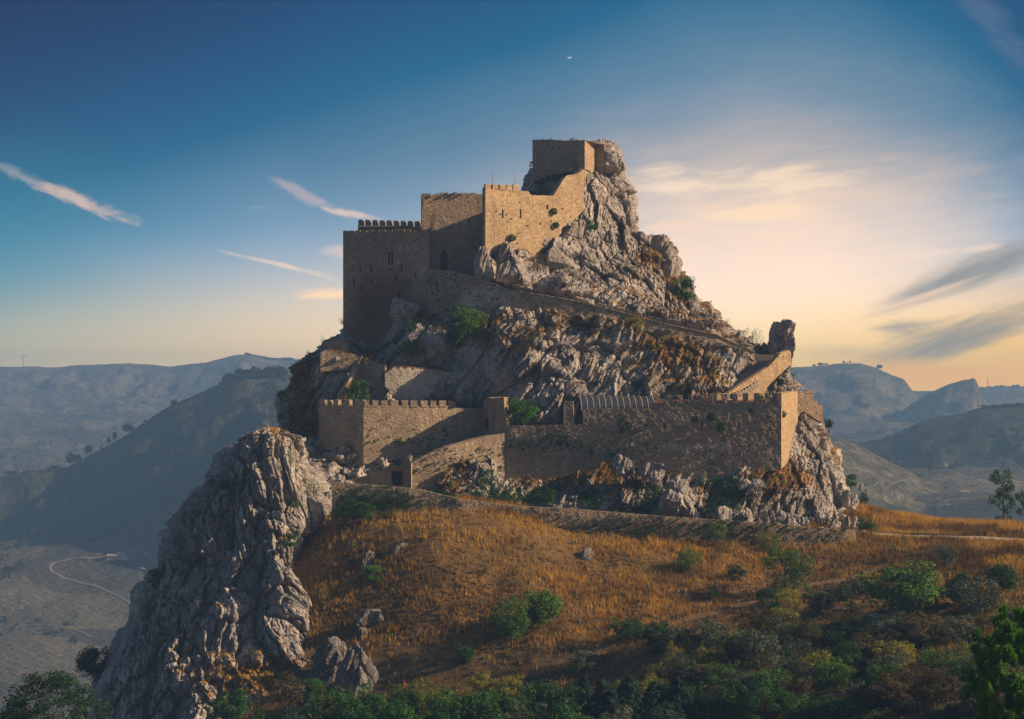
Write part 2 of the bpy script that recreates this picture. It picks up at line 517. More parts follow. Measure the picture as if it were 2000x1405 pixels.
def mat_plain(name, col, rough=0.8, metal=0.0, nscale=3.0, var=0.35, bdist=0.02, co=None):
    m, b = new_mat(name)
    c = co or objco()
    n = noise(c, nscale, 5, 0.65)
    lk(mixc(n, tuple(v * (1 - var) for v in col), tuple(min(1, v * (1 + var)) for v in col)), b.inputs['Base Color'])
    b.inputs['Roughness'].default_value = rough; b.inputs['Metallic'].default_value = metal
    lk(bump(n, bdist, 0.6), b.inputs['Normal'])
    return m


M = {}
M['rock'] = mat_rock()
M['rock_dark'] = mat_rock('weathered_boulder', 0.5)
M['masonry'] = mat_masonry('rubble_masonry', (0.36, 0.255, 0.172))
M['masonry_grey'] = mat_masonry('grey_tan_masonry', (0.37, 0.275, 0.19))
M['masonry_sunlit'] = mat_masonry('sunlit_tint_masonry', (0.42, 0.295, 0.17))  # warm sunlight painted into the stone colour of the sun-facing walls
M['masonry_white'] = mat_masonry('pale_masonry', (0.50, 0.44, 0.38))
M['ground'] = mat_ground()
M['far'] = mat_far()
M['bark'] = mat_plain('bark', (0.08, 0.06, 0.045), nscale=8)
M['wood'] = mat_plain('old_timber', (0.10, 0.07, 0.05), nscale=6)
M['void'] = mat_plain('painted_shade_stone', (0.09, 0.065, 0.05), nscale=4)  # dark base colour paints the shade inside openings
M['metal'] = mat_plain('roof_sheet', (0.055, 0.06, 0.08), rough=0.42, metal=0.3, nscale=2, var=0.2, bdist=0.004)
M['rib'] = mat_plain('pale_steel', (0.50, 0.42, 0.34), rough=0.5, nscale=5, var=0.15)
M['tile'] = mat_plain('terracotta', (0.52, 0.23, 0.12), nscale=4)
M['road'] = mat_plain('pale_gravel', (0.40, 0.30, 0.21), nscale=1.5, var=0.3)
M['track'] = mat_plain('valley_track', (0.19, 0.165, 0.125), nscale=0.5, var=0.3)
M['white'] = mat_plain('white_paint', (0.75, 0.75, 0.75), rough=0.5, var=0.05)
M['plaster'] = mat_plain('weathered_plaster', (0.55, 0.47, 0.36), nscale=0.6)
M['steel'] = mat_plain('grey_steel', (0.28, 0.29, 0.31), rough=0.5, var=0.1)
M['deep_green'] = mat_leaf('leaf_deep_green', (0.010, 0.034, 0.010), (0.046, 0.135, 0.024), (0.10, 0.21, 0.035))
M['mid_green'] = mat_leaf('leaf_mid_green', (0.022, 0.050, 0.010), (0.10, 0.20, 0.022), (0.22, 0.30, 0.04))
M['olive'] = mat_leaf('leaf_olive', (0.032, 0.048, 0.032), (0.12, 0.15, 0.09), (0.20, 0.23, 0.14))
M['yellow'] = mat_leaf('leaf_yellow_green', (0.08, 0.085, 0.012), (0.34, 0.32, 0.035), (0.50, 0.42, 0.06))
M['conifer'] = mat_leaf('needle_blue_green', (0.010, 0.026, 0.020), (0.038, 0.085, 0.055), (0.07, 0.125, 0.075))
M['pine'] = mat_leaf('needle_bright_green', (0.016, 0.060, 0.006), (0.075, 0.21, 0.012), (0.17, 0.34, 0.025))
M['dark_pine'] = mat_leaf('needle_dark_pine', (0.006, 0.020, 0.009), (0.024, 0.068, 0.020), (0.05, 0.11, 0.03))
M['brown'] = mat_leaf('leaf_dry_brown', (0.04, 0.03, 0.014), (0.12, 0.088, 0.035), (0.22, 0.14, 0.05))
M['grass'] = mat_leaf('dry_grass', (0.13, 0.062, 0.013), (0.56, 0.32, 0.05), (0.88, 0.58, 0.13))
M['grass_green'] = mat_leaf('green_grass', (0.06, 0.055, 0.014), (0.20, 0.19, 0.05))
M['far_leaf'] = mat_leaf('leaf_distant', (0.012, 0.018, 0.010), (0.035, 0.045, 0.022))
# ------------------------------------------------------------------ ground close by
def wpt(px, py, Y): return (P(px, py, Y)[0], Y, P(px, py, Y)[2])
near_pts = [wpt(*a) for a in [
    (600, 1100, 224), (640, 1200, 215), (640, 1330, 206), (600, 1030, 229), (655, 1032, 226), (700, 1022, 225.2), (750, 1010, 224.8), (900, 1002, 224.5), (1000, 1010, 225), (1060, 1026, 225.4), (1200, 1050, 226.2),
    (1300, 1062, 226.5), (1400, 1068, 227.3), (1500, 1074, 228.2), (1600, 1072, 229.8), (1665, 1062, 231.0), (760,1004,227.4),(900,994,228),(1060,1018,229.5),(1300,1052,230),
    (800, 1100, 217), (900, 1200, 210), (900, 1300, 202), (760, 1300, 205), (900, 1400, 195), (750, 1400, 197), (1100, 1100, 221), (1100, 1200, 210),
    (1100, 1300, 198), (1100, 1420, 186), (1300, 1130, 219), (1300, 1200, 209), (1300, 1300, 192), (1300, 1450, 168), (1600, 1110, 226), (1600, 1200, 205),
    (1600, 1300, 182), (1600, 1450, 152), (1900, 1095, 219), (1900, 1150, 206), (1900, 1250, 182), (1900, 1400, 147), (2200, 1100, 212), (2200, 1250, 178),
    (1700, 1050, 237), (1850, 1054, 231), (2000, 1064, 224), (2200, 1078, 217), (1700, 1040, 242.5), (1850, 1045, 238), (2000, 1052, 232), (2200, 1066, 225),
    (1665, 985, 256), (1720, 1003, 257), (1800, 1019, 258), (1900, 1028, 258), (2000, 1034, 257), (2150, 1040, 256)]]
near_pts += [(60, 290, -34), (90, 290, -36), (75, 330, -58), (40, 300, -45), (0, 290, -30), (0, 330, -70), (-60, 200, -52), (-60, 150, -38), (-42, 232, -42),
             (-100, 250, -85), (-60, 300, -90), (0, 130, -38), (60, 120, -32), (110, 120, -32), (0, 60, -42), (80, 60, -40), (-80, 60, -50), (-100, 150, -60), (120, 200, -26),
             (-36, 200, -38), (-26.2, 222, -21.5), (-25, 212, -26), (-24, 204, -30.5), (-26, 232, -17), (130, 330, -60), (-100, 340, -110), (0, 255, -14), (30, 262, -14)]
near_pts = np.array(near_pts)
near_fn = tps_fit(near_pts[:, :2], near_pts[:, 2], 0.003)


def ground_z(x, y):
    return float(near_fn(np.array([x]), np.array([y]))[0])


def ground_hit(px, py, y0=70.0):
    Y = np.arange(y0, 300, 0.5); gz = near_fn((px - 1000) * Y / F, Y); rz = (HZ - py) * Y / F
    m = np.where(gz > rz)[0]
    return float(Y[m[0]]) if len(m) else 240.0


def build_near_ground():
    xs = np.arange(-110, 135, 0.45); ys = np.arange(50, 335, 0.5)
    Xg, Yg = np.meshgrid(xs, ys)
    Z = near_fn(Xg, Yg)
    Q = np.stack([Xg.ravel(), Yg.ravel(), Z.ravel()], 1)
    roadline_y = np.interp(Xg, [P(1640, 0, 240)[0], P(1700, 0, 240)[0], P(1850, 0, 234)[0], P(2000, 0, 228)[0], P(2200, 0, 221)[0]], [243, 239.7, 234.5, 228, 221])
    track = (1 - sstep(np.abs(Yg - roadline_y), 1.6, 3.4)) * (Xg > 40)
    # earth path that crosses the slope
    pathy = np.interp(Xg, [3, 8, 16, 25, 34, 45], [199.0, 200, 204, 210, 219, 224])
    track2 = (1 - sstep(np.abs(Yg - pathy), 0.4, 1.3)) * (Xg > 4) * (Xg < 44)
    Z = Z + (fbm(Q * 0.12, 4, 3).reshape(Z.shape) * 0.9 * sstep(226 - Yg, 0, 12) + fbm(Q * 0.6, 3, 9).reshape(Z.shape) * 0.22) * (1 - track * 0.95) * (1 - track2 * .6)
    V = np.stack([Xg, Yg, Z], -1).reshape(-1, 3)
    ny, nx = Xg.shape; i = np.arange(ny * nx).reshape(ny, nx)
    Fc = np.stack([i[:-1, :-1], i[:-1, 1:], i[1:, 1:], i[1:, :-1]], -1).reshape(-1, 4)
    green = sstep(V[:, 0] * 0.6 - (V[:, 1] - 195) * 0.9 , 10, 45) * 0.6  # green soil, also darkened to paint the shaded lower foreground
    zone = np.stack([np.maximum(track, track2 * 0.42).ravel(), green, 0 * green], 1)
    tag(link('ground', mesh_np('ground', V, Fc, attrs={'zone': zone}, smooth=True), M['ground']), kind='structure')
build_near_ground()


# ------------------------------------------------------------------ valley and far hills
S_left = ([-400, -200, 0, 60, 130, 170, 250, 330, 400, 450, 480, 560, 640, 760, 900, 1100], [985, 955, 930, 915, 911, 890, 845, 791, 762, 737, 729, 728, 745, 790, 850, 1300])
S_flat = ([-400, 0, 60, 100, 160, 250, 330, 400, 460, 490, 520, 560, 620, 760, 1000, 1200, 1400], [722, 716, 716, 718, 713, 709, 716, 708, 694, 691, 701, 703, 700, 715, 730, 800, 1100])
S_rfar = ([1050, 1200, 1500, 1550, 1600, 1640, 1680, 1710, 1740, 1765, 1778, 1800, 1850, 1900, 2050], [1000, 745, 722, 716, 714, 709, 708, 717, 731, 739, 757, 778, 800, 830, 950])
S_butte = ([1680, 1740, 1790, 1815, 1850, 1880, 1904, 1910, 1916, 1930, 1990, 2060], [1000, 815, 781, 766, 750, 741, 736, 748, 772, 786, 820, 1000])
S_rmid = ([1300, 1500, 1640, 1700, 1740, 1760, 1800, 1840, 1880, 1910, 1960, 2000, 2200, 2400], [1400, 900, 868, 862, 852, 842, 822, 812, 806, 796, 792, 790, 775, 770])
S_rlow = ([1300, 1450, 1560, 1640, 1680, 1720, 1780, 1850, 1950, 2200, 2300], [1400, 838, 846, 856, 872, 892, 925, 960, 1000, 1060, 1400])
S_edge = ([-600, 700, 1200, 1800, 1860, 1925, 1960, 2000, 2100, 2500], [725, 722, 752, 764, 762, 760, 757, 759, 756, 750])
valley_pts = [(-520, 500, -95), (-160, 330, -98), (-150, 570, -93), (-60, 560, -93), (-140, 620, -84.5), (-165, 700, -76), (-60, 700, -78), (-185, 770, -64), (-60, 770, -68), (-160, 820, -60), (-420, 800, -80), (-400, 600, -95), (-60, 420, -97), (-330, 1250, -45), (-380, 1600, -36), (-150, 1300, -50),
              (-100, 1700, -30), (-700, 1400, -40), (-600, 2000, -30), (0, 500, -92), (150, 400, -70), (150, 560, -43), (230, 560, -43), (100, 600, -50), (160, 700, -38), (220, 700, -37), (300, 650, -40), (150, 850, -34), (300, 850, -34),
              (200, 1150, -28), (400, 1150, -28), (260, 1400, -22), (330, 1600, -16), (480, 1500, -14), (260, 330, -75), (120, 330, -95), (380, 500, -48), (0, 1000, -60), (0, 1500, -40), (600, 2400, 0), (0, 2400, 0), (-600, 2400, 10), (700, 900, -20)]
FS = 1.5      # spacing of the far country
valley_pts = np.array(valley_pts, float) * FS
valley_fn = tps_fit(valley_pts[:, :2], valley_pts[:, 2], 0.002)
RIDGES = [(S_left, 905, 0.30, 0.22, 1.0), (S_flat, 2100, 0.17, 0.1, 0.6), (S_rfar, 1900, 0.15, 0.12, 0.6), (S_butte, 1700, 0.17, 0.2, 0.6),
          (S_rmid, 1020, 0.20, 0.2, 0.5), (S_rlow, 760, 0.17, 0.14, 0.5), (S_edge, 2420, 0.06, 0.05, 0.4)]


def far_height(X, Y):
    z = valley_fn(X, Y)
    p = 1000 + F * X / Y
    Q = np.stack([X.ravel(), Y.ravel(), 0 * X.ravel()], 1)
    g1 = (fbm(Q * 0.012, 5, 21).reshape(X.shape)); g2 = 1 - np.abs(fbm(Q * 0.02 + 5, 5, 33).reshape(X.shape)) * 2
    g3 = fbm(Q * 0.1, 3, 41).reshape(X.shape)
    g4 = np.abs(fbm(Q * 0.006 + 3, 4, 51)).reshape(X.shape)
    z = z + g1 * 6 * sstep(Y, 600, 1300) + g3 * 0.8 - g4 * 16 * sstep(Y, 500, 900) + 4
    ridge = np.zeros_like(z); zb = z.copy()
    for (S, Yk, af, ab, na) in RIDGES:
        Yk = Yk * FS
        zk = (HZ - np.interp(p, S[0], S[1])) * Yk / F
        d = Y - Yk
        fall = np.where(d < 0, -d * af, d * ab)
        w = sstep(np.abs(d), 0, 80)
        h = zk - fall - fall * 0.2 * np.clip(fall / 40, 0, 1) + w * na * (g1 * 14 - (1 - g2) * 26 + g3 * 3.0) + (1 - w) * g3 * 1.2
        k = 6.0
        t = np.clip(0.5 + 0.5 * (h - z) / k, 0, 1)
        z = z * (1 - t) + h * t + k * t * (1 - t)
        ridge = np.maximum(ridge, t)
    return z, ridge, p


def build_far():
    nr, nc = 400, 620
    ys = 328 * (3840 / 328.0) ** (np.linspace(0, 1, nr))
    ps = np.linspace(-450, 2450, nc)
    Pp, Yg = np.meshgrid(ps, ys)
    Xg = (Pp - 1000) * Yg / F
    z, ridge, p = far_height(Xg, Yg)
    zone = np.zeros((z.size, 3))
    gx = np.gradient(z, axis=0) / np.gradient(Yg, axis=0)
    flat = (1 - sstep(np.abs(gx), 0.05, 0.22)) * (1 - ridge * 0.75)
    YY = Yg / FS; flat = np.where((p < 760) & (YY < 785), 0.9, flat); flat = np.where((p < 760) & (YY > 960) & (YY < 1750), 0.9, flat); flat = np.where((p > 1450) & (YY > 450) & (YY < 700), .7, flat)
    zone[:, 0] = flat.ravel()
    # tracks of the valley, kept as lines on the ground
    py = HZ - z * F / Yg
    def line(pts, w):
        best = np.full(z.shape, 1e9)
        for (a, b), (c, d) in zip(pts[:-1], pts[1:]):
            t = np.clip(((p - a) * (c - a) + (py - b) * (d - b)) / ((c - a) ** 2 + (d - b) ** 2), 0, 1)
            dist = np.hypot((p - a - t * (c - a)) , (py - b - t * (d - b)) * 2.2)
            best = np.minimum(best, dist)
        return 1 - sstep(best, w * 0.5, w * 1.4)
    woods = np.zeros_like(z)
    woods += (p < 760) * sstep(YY, 780, 810) * (YY < 925) * 0.55
    woods += (p > 1500) * (np.abs(YY - 960) < 130) * 0.72 * (ridge > 0.5)
    woods += (p < 500) * (YY > 2000) * 0.3
    zone[:, 2] = woods.ravel()
    V = np.stack([Xg, Yg, z], -1).reshape(-1, 3)
    i = np.arange(nr * nc).reshape(nr, nc)
    Fc = np.stack([i[:-1, :-1], i[:-1, 1:], i[1:, 1:], i[1:, :-1]], -1).reshape(-1, 4)
    tag(link('valley_and_hills', mesh_np('valley_and_hills', V, Fc, attrs={'zone': zone}, smooth=True), M['far']), kind='structure')
build_far()


def far_z(x, y):
    a = np.array([[float(x), float(x) + 0.1]]); b = np.array([[float(y), float(y)]])
    return float(far_height(a, b)[0][0, 0])


def far_hit(px, py, y0=500, y1=3600):
    Y = np.arange(y0, y1, 4.0)[None]; X = (px - 1000) * Y / F
    z = far_height(X, Y)[0][0]; m = np.where(z > (HZ - py) * Y[0] / F)[0]
    return float(Y[0][m[0]]) if len(m) else y1


# ------------------------------------------------------------------ walls (data first: the rock grows up to their feet)
# pts: plan (column, distance); top / bot: outline (column, row)
W = {}
W['A'] = dict(pts=[(670, 258.5), (780, 257.0), (838, 256.2)], top=[(670, 455), (838, 453)], bot=[(670, 640), (700, 662), (735, 668), (770, 640), (772, 600), (800, 590), (838, 600)])
W['B'] = dict(pts=[(824, 258.4), (955, 259.6)], top=[(824, 379), (842, 381), (880, 378), (955, 380)], bot=[(824, 540), (925, 538), (940, 510), (955, 500)])
W['C'] = dict(pts=[(948, 253.0), (1050, 259.5), (1141, 266.0)], top=[(948, 366), (952, 370), (1010, 372), (1032, 374), (1036, 381), (1080, 383), (1090, 368), (1100, 352), (1108, 343), (1128, 340), (1141, 330)],
              bot=[(948, 494), (965, 478), (990, 476), (1005, 490), (1045, 502), (1062, 475), (1100, 440), (1141, 398)])
W['D'] = dict(pts=[(1040, 276), (1142, 271.2)], top=[(1040, 273), (1080, 273), (1100, 275), (1142, 274)], bot=[(1040, 345), (1075, 330), (1120, 322), (1142, 318)])
W['D2'] = dict(pts=[(1142, 271.2), (1154, 278)], top=[(1142, 274), (1154, 282)], bot=[(1142, 400), (1146, 380), (1154, 300)])
W['E'] = dict(pts=[(836, 256.0), (900, 254.2), (950, 252.2), (1000, 251.7), (1100, 251.3), (1200, 251.2), (1300, 251.4), (1400, 251.7), (1475, 252.6)],
              top=[(836, 527), (880, 531), (905, 536), (950, 550), (1000, 568), (1100, 583), (1200, 606), (1300, 633), (1400, 654), (1475, 688)],
              bot=[(836, 600), (880, 607), (1000, 606), (1100, 612), (1200, 626), (1300, 652), (1400, 673), (1440, 685), (1475, 700)])
W['F1'] = dict(pts=[(622, 247.0), (710, 242.0)], top=[(622, 791), (710, 792)], bot=[(622, 862), (650, 870), (672, 868), (690, 890), (706, 908), (710, 908)])
W['F2'] = dict(pts=[(710, 242.0), (820, 243.8), (948, 246.8)], top=[(710, 792), (890, 792), (893, 797), (948, 797)], bot=[(710, 908), (760, 890), (850, 870), (948, 852)])
W['G'] = dict(pts=[(944, 246.6), (966, 241.2), (991, 240.6)], top=[(944, 782), (955, 776), (960, 778), (984, 776), (986, 800), (989, 815), (991, 832)], bot=[(944, 858), (990, 885)])
W['H1'] = dict(pts=[(990, 240.4), (1140, 239.8)], top=[(990, 831), (1100, 830), (1101, 784), (1120, 784), (1121, 830), (1138, 829)], bot=[(990, 938), (1050, 945), (1110, 935), (1140, 928)])
W['H2'] = dict(pts=[(1138, 239.8), (1300, 239.2), (1526, 238.2)], top=[(1138, 803), (1145, 798), (1268, 797), (1276, 787), (1526, 784)], bot=[(1138, 935), (1200, 898), (1230, 900), (1300, 918), (1380, 930), (1440, 918), (1526, 905)])
W['I'] = dict(pts=[(1526, 238.2), (1558, 250.0)], top=[(1526, 768), (1558, 764)], bot=[(1526, 905), (1545, 885), (1558, 868)])
W['J'] = dict(pts=[(1557, 252.0), (1607, 253.5)], top=[(1557, 764), (1587, 765), (1588, 782), (1596, 783), (1597, 791), (1607, 792)], bot=[(1557, 830), (1575, 795), (1590, 805), (1607, 815)])
W['K1'] = dict(pts=[(800, 236.4), (870, 237.2), (950, 239.4), (992, 240.6)], top=[(800, 907), (810, 900), (850, 880), (900, 866), (950, 852), (992, 845)],
               bot=[(800, 955), (845, 957), (865, 935), (900, 905), (950, 890), (992, 930)])
W['K2'] = dict(pts=[(762, 236.2), (803, 235.6)], top=[(762, 913), (790, 911), (791, 906), (803, 905)], bot=[(762, 952), (803, 957)])
W['K3'] = dict(pts=[(655, 237.0), (762, 236.3)], top=[(655, 944), (700, 933), (762, 915)], bot=[(655, 955), (762, 952)])
W['L'] = dict(pts=[(648, 225.6), (760, 225.8), (900, 226.2), (1060, 226.8), (1300, 227.6), (1500, 229.2), (1672, 232.0)], top=[(648, 942), (760, 950), (820, 956), (900, 975), (1000, 988), (1100, 993), (1300, 1009), (1500, 1022), (1672, 1037)],
              bot=[(648, 1010), (760, 1012), (900, 1010), (1060, 1030), (1300, 1070), (1500, 1078), (1600, 1075), (1672, 1060)])
W['M1'] = dict(pts=[(752, 248.2), (800, 248.9), (882, 250.5)], top=[(752, 728), (770, 717), (850, 723), (882, 727)], bot=[(752, 742), (775, 775), (790, 782), (815, 782), (840, 760), (882, 735)])
W['M2'] = dict(pts=[(708, 251.0), (752, 249.0)], top=[(708, 699), (752, 714)], bot=[(708, 740), (740, 752), (752, 752)])
W['M3'] = dict(pts=[(662, 247.5), (708, 251.2)], top=[(662, 772), (680, 745), (708, 694)], bot=[(662, 785), (708, 745)])
W['M4'] = dict(pts=[(626, 251.5), (700, 252.2)], top=[(626, 688), (640, 683), (665, 686), (690, 692), (700, 697)], bot=[(626, 714), (660, 712), (700, 712)])
W['N'] = dict(pts=[(1400, 242.5), (1425, 243.2), (1500, 248.0), (1545, 251.0)], top=[(1400, 770), (1424, 767), (1460, 743), (1500, 717), (1512, 705), (1524, 690), (1540, 684), (1545, 690)],
              bot=[(1400, 782), (1450, 785), (1490, 785), (1498, 745), (1520, 722), (1545, 700)])


def wy(w, px): p = W[w]['pts']; return np.interp(px, [a[0] for a in p], [a[1] for a in p])


# ------------------------------------------------------------------ castle rock: depth of its face from control points + feet of the walls
rock_ctrl = [(1190, 292, 281), (1222, 340, 281), (1170, 330, 277), (1180, 400, 273), (1235, 420, 279), (1160, 440, 269), (1210, 470, 272), (1250, 470, 278), (1100, 470, 264), (1080, 520, 259),
             (1180, 540, 262), (1260, 540, 268), (1320, 560, 274), (1300, 500, 279), (990, 520, 253.5), (940, 520, 252.9), (1040, 540, 256), (1350, 620, 266), (1420, 650, 266), (1200, 585, 255.5), (1100, 562, 254.5),
             (1300, 610, 258), (1480, 668, 262), (1440, 662, 258), (1545, 690, 258), (700, 480, 268), (700, 580, 264), (1000, 430, 266), (880, 450, 268), (1060, 380, 279), (1030, 350, 282), (1100, 335, 279), (900, 500, 264),
             (760, 690, 252.5), (850, 690, 250.0), (850, 640, 253.5), (950, 650, 250.0), (1050, 650, 248.5), (1050, 740, 244.5), (950, 740, 248.5), (1200, 680, 248.5), (1200, 750, 244.5),
             (1350, 690, 250), (1350, 760, 244.8), (1450, 720, 251.5), (1420, 750, 247.0), (1500, 745, 251.5), (1540, 745, 251), (660, 700, 251), (640, 740, 251.5), (700, 770, 250.0), (800, 800, 247.5), (900, 810, 248),
             (590, 760, 255), (570, 820, 254), (640, 640, 266), (600, 700, 261), (1075, 790, 243.5), (1300, 800, 244), (1200, 820, 243.5),
             (1000, 960, 237), (900, 960, 236.0), (940, 920, 237.8), (1100, 980, 234.0), (1200, 980, 234.2), (1330, 960, 234.6), (1320, 1000, 233.5), (1430, 980, 235.5), (1500, 1000, 237), (1580, 1000, 239.5), (1560, 940, 239.5),
             (1620, 960, 244), (1660, 1000, 245), (1640, 1035, 241), (1600, 860, 250), (1570, 880, 246.5), (1640, 900, 251), (1600, 810, 254), (1580, 780, 257.0),
             (650, 900, 241.0), (600, 880, 244), (700, 928, 238.2), (800, 900, 240.8), (880, 878, 243.0), (1060, 870, 241), (1400, 870, 241), (800, 985, 235.6),
             (1530, 720, 254), (620, 980, 234), (620, 1060, 232), (900, 1020, 233), (1200, 1040, 234), (1450, 1050, 236), (900, 1070, 232.5), (1200, 1075, 234.5), (1450, 1075, 237.5), (1650, 1075, 240), (500, 900, 245), (500, 1000, 238)]
foot_skip = {'L', 'K3', 'K2', 'N', 'D2', 'J', 'G'}
rc = list(rock_ctrl)
for k, w in W.items():
    if k in foot_skip: continue
    bx = [a[0] for a in w['bot']]; by = [a[1] for a in w['bot']]
    for px in np.arange(bx[0] + 6, bx[-1] - 2, 24 if k not in ('A', 'F1') else 16):
        b = np.interp(px, bx, by); y = wy(k, px)
        rc.append((px, b + 1, y + (0.25 if k == 'E' else 0.0))); rc.append((px, b + 22, y - 1.0)); rc.append((px, b - 12, y + 1.3)); rc.append((px, b - 25, y + 2.2))
# remove control points that nearly coincide
ctrl = []
for c in rc:
    if all((c[0] - d[0]) ** 2 + (c[1] - d[1]) ** 2 > 11 ** 2 for d in ctrl): ctrl.append(c)
ctrl = np.array(ctrl)
rock_depth = tps_fit(ctrl[:, :2], ctrl[:, 2], 0.0004)

ROT = lambda ax, ang: np.array({'x': [[1, 0, 0], [0, cos(ang), -sin(ang)], [0, sin(ang), cos(ang)]], 'y': [[cos(ang), 0, sin(ang)], [0, 1, 0], [-sin(ang), 0, cos(ang)]],
                                'z': [[cos(ang), -sin(ang), 0], [sin(ang), cos(ang), 0], [0, 0, 1]]}[ax])


def rock_disp(Pw, seed, tilt=35, a1=1.0, aspect=2.6, gully=0.0):
    """blocky, jointed relief; layers stand on edge, leaning by tilt degrees"""
    R = ROT('y', radians(tilt)) @ ROT('x', radians(12))
    Q = (Pw @ R).astype(np.float32)
    warp = np.stack([vnoise(Pw * 0.22 + s * 31.0, seed + 50 + s) for s in range(3)], 1)
    warp2 = np.stack([vnoise(Pw * 0.9 + s * 31.0, seed + 60 + s) for s in range(3)], 1)
    Q = Q + warp * 0.55 + warp2 * 0.14
    d = fbm(Pw * np.array([0.09, 0.09, 0.07]), 3, seed) * 2.0
    if gully:
        gq = Pw * np.array([0.16, 0.16, 0.035]) + warp * 0.25
        d = d + gully * (0.45 - np.abs(vnoise(gq, seed + 5)) * 0 - np.exp(-np.abs(vnoise(gq, seed + 5)) / 0.16) * 1.3 + vnoise(gq * 0.5, seed + 6) * 0.8)
    tot = d
    scales = [(1 / 3.6, 1.0), (1 / 1.35, 0.46), (1 / 0.55, 0.18)]
    for n, (s, amp) in enumerate(scales):
        q = Q * s; q = q * np.array([1.0, 0.9, 1 / aspect])
        F1, F2, vec, r = voronoi(q, seed + 100 * n)
        slope = (vec[:, 0] * (r[:, 1] - 0.5) * 3.2 + vec[:, 2] * (r[:, 2] - 0.5) * 1.6 + vec[:, 1] * (r[:, 3] - .5) * 1.6)
        crev = np.clip(1 - (F2 - F1) / 0.13, 0, 1)
        if n == 0: calm = 0.45 + 0.75 * sstep(vnoise(Pw * 0.16 + 9.0, seed + 31), -0.35, 0.3)
        tot = tot + (amp if n == 0 else amp * calm) * a1 * ((r[:, 0] - 0.5) * 1.3 + slope - 0.55 * crev)
        if n == 0: r0 = r
        if n == 1: r1 = r
    # bedding: slabs standing on edge, each with one steep and one gentle side
    def saw(t): f_ = t - np.floor(t); return np.where(f_ < 0.86, f_ / 0.86, (1 - f_) / 0.14) - 0.5
    ph = Q[:, 0] + warp[:, 0] * 0.5 + Q[:, 2] * 0.05
    msk = sstep(vnoise(Pw * 0.12 + 40, seed + 3), -0.5, 0.35)
    tot = tot + a1 * msk * (saw(ph * 0.55 + r0[:, 3] * 0.9) * 0.62 + saw(ph * 1.45 + r1[:, 3] * 0.8) * 0.30)
    q = Q * np.array([3.2, 3.2, 0.7])
    tot = tot + (np.abs(vnoise(q, seed + 7)) - 0.4) * 0.16 + fbm(Pw * 2.8, 2, seed + 9) * 0.07
    return tot


def face_normals(G):
    du = np.gradient(G, axis=1); dv = np.gradient(G, axis=0)
    n = np.cross(du, dv); n /= np.linalg.norm(n, axis=-1, keepdims=True) + 1e-9
    return n


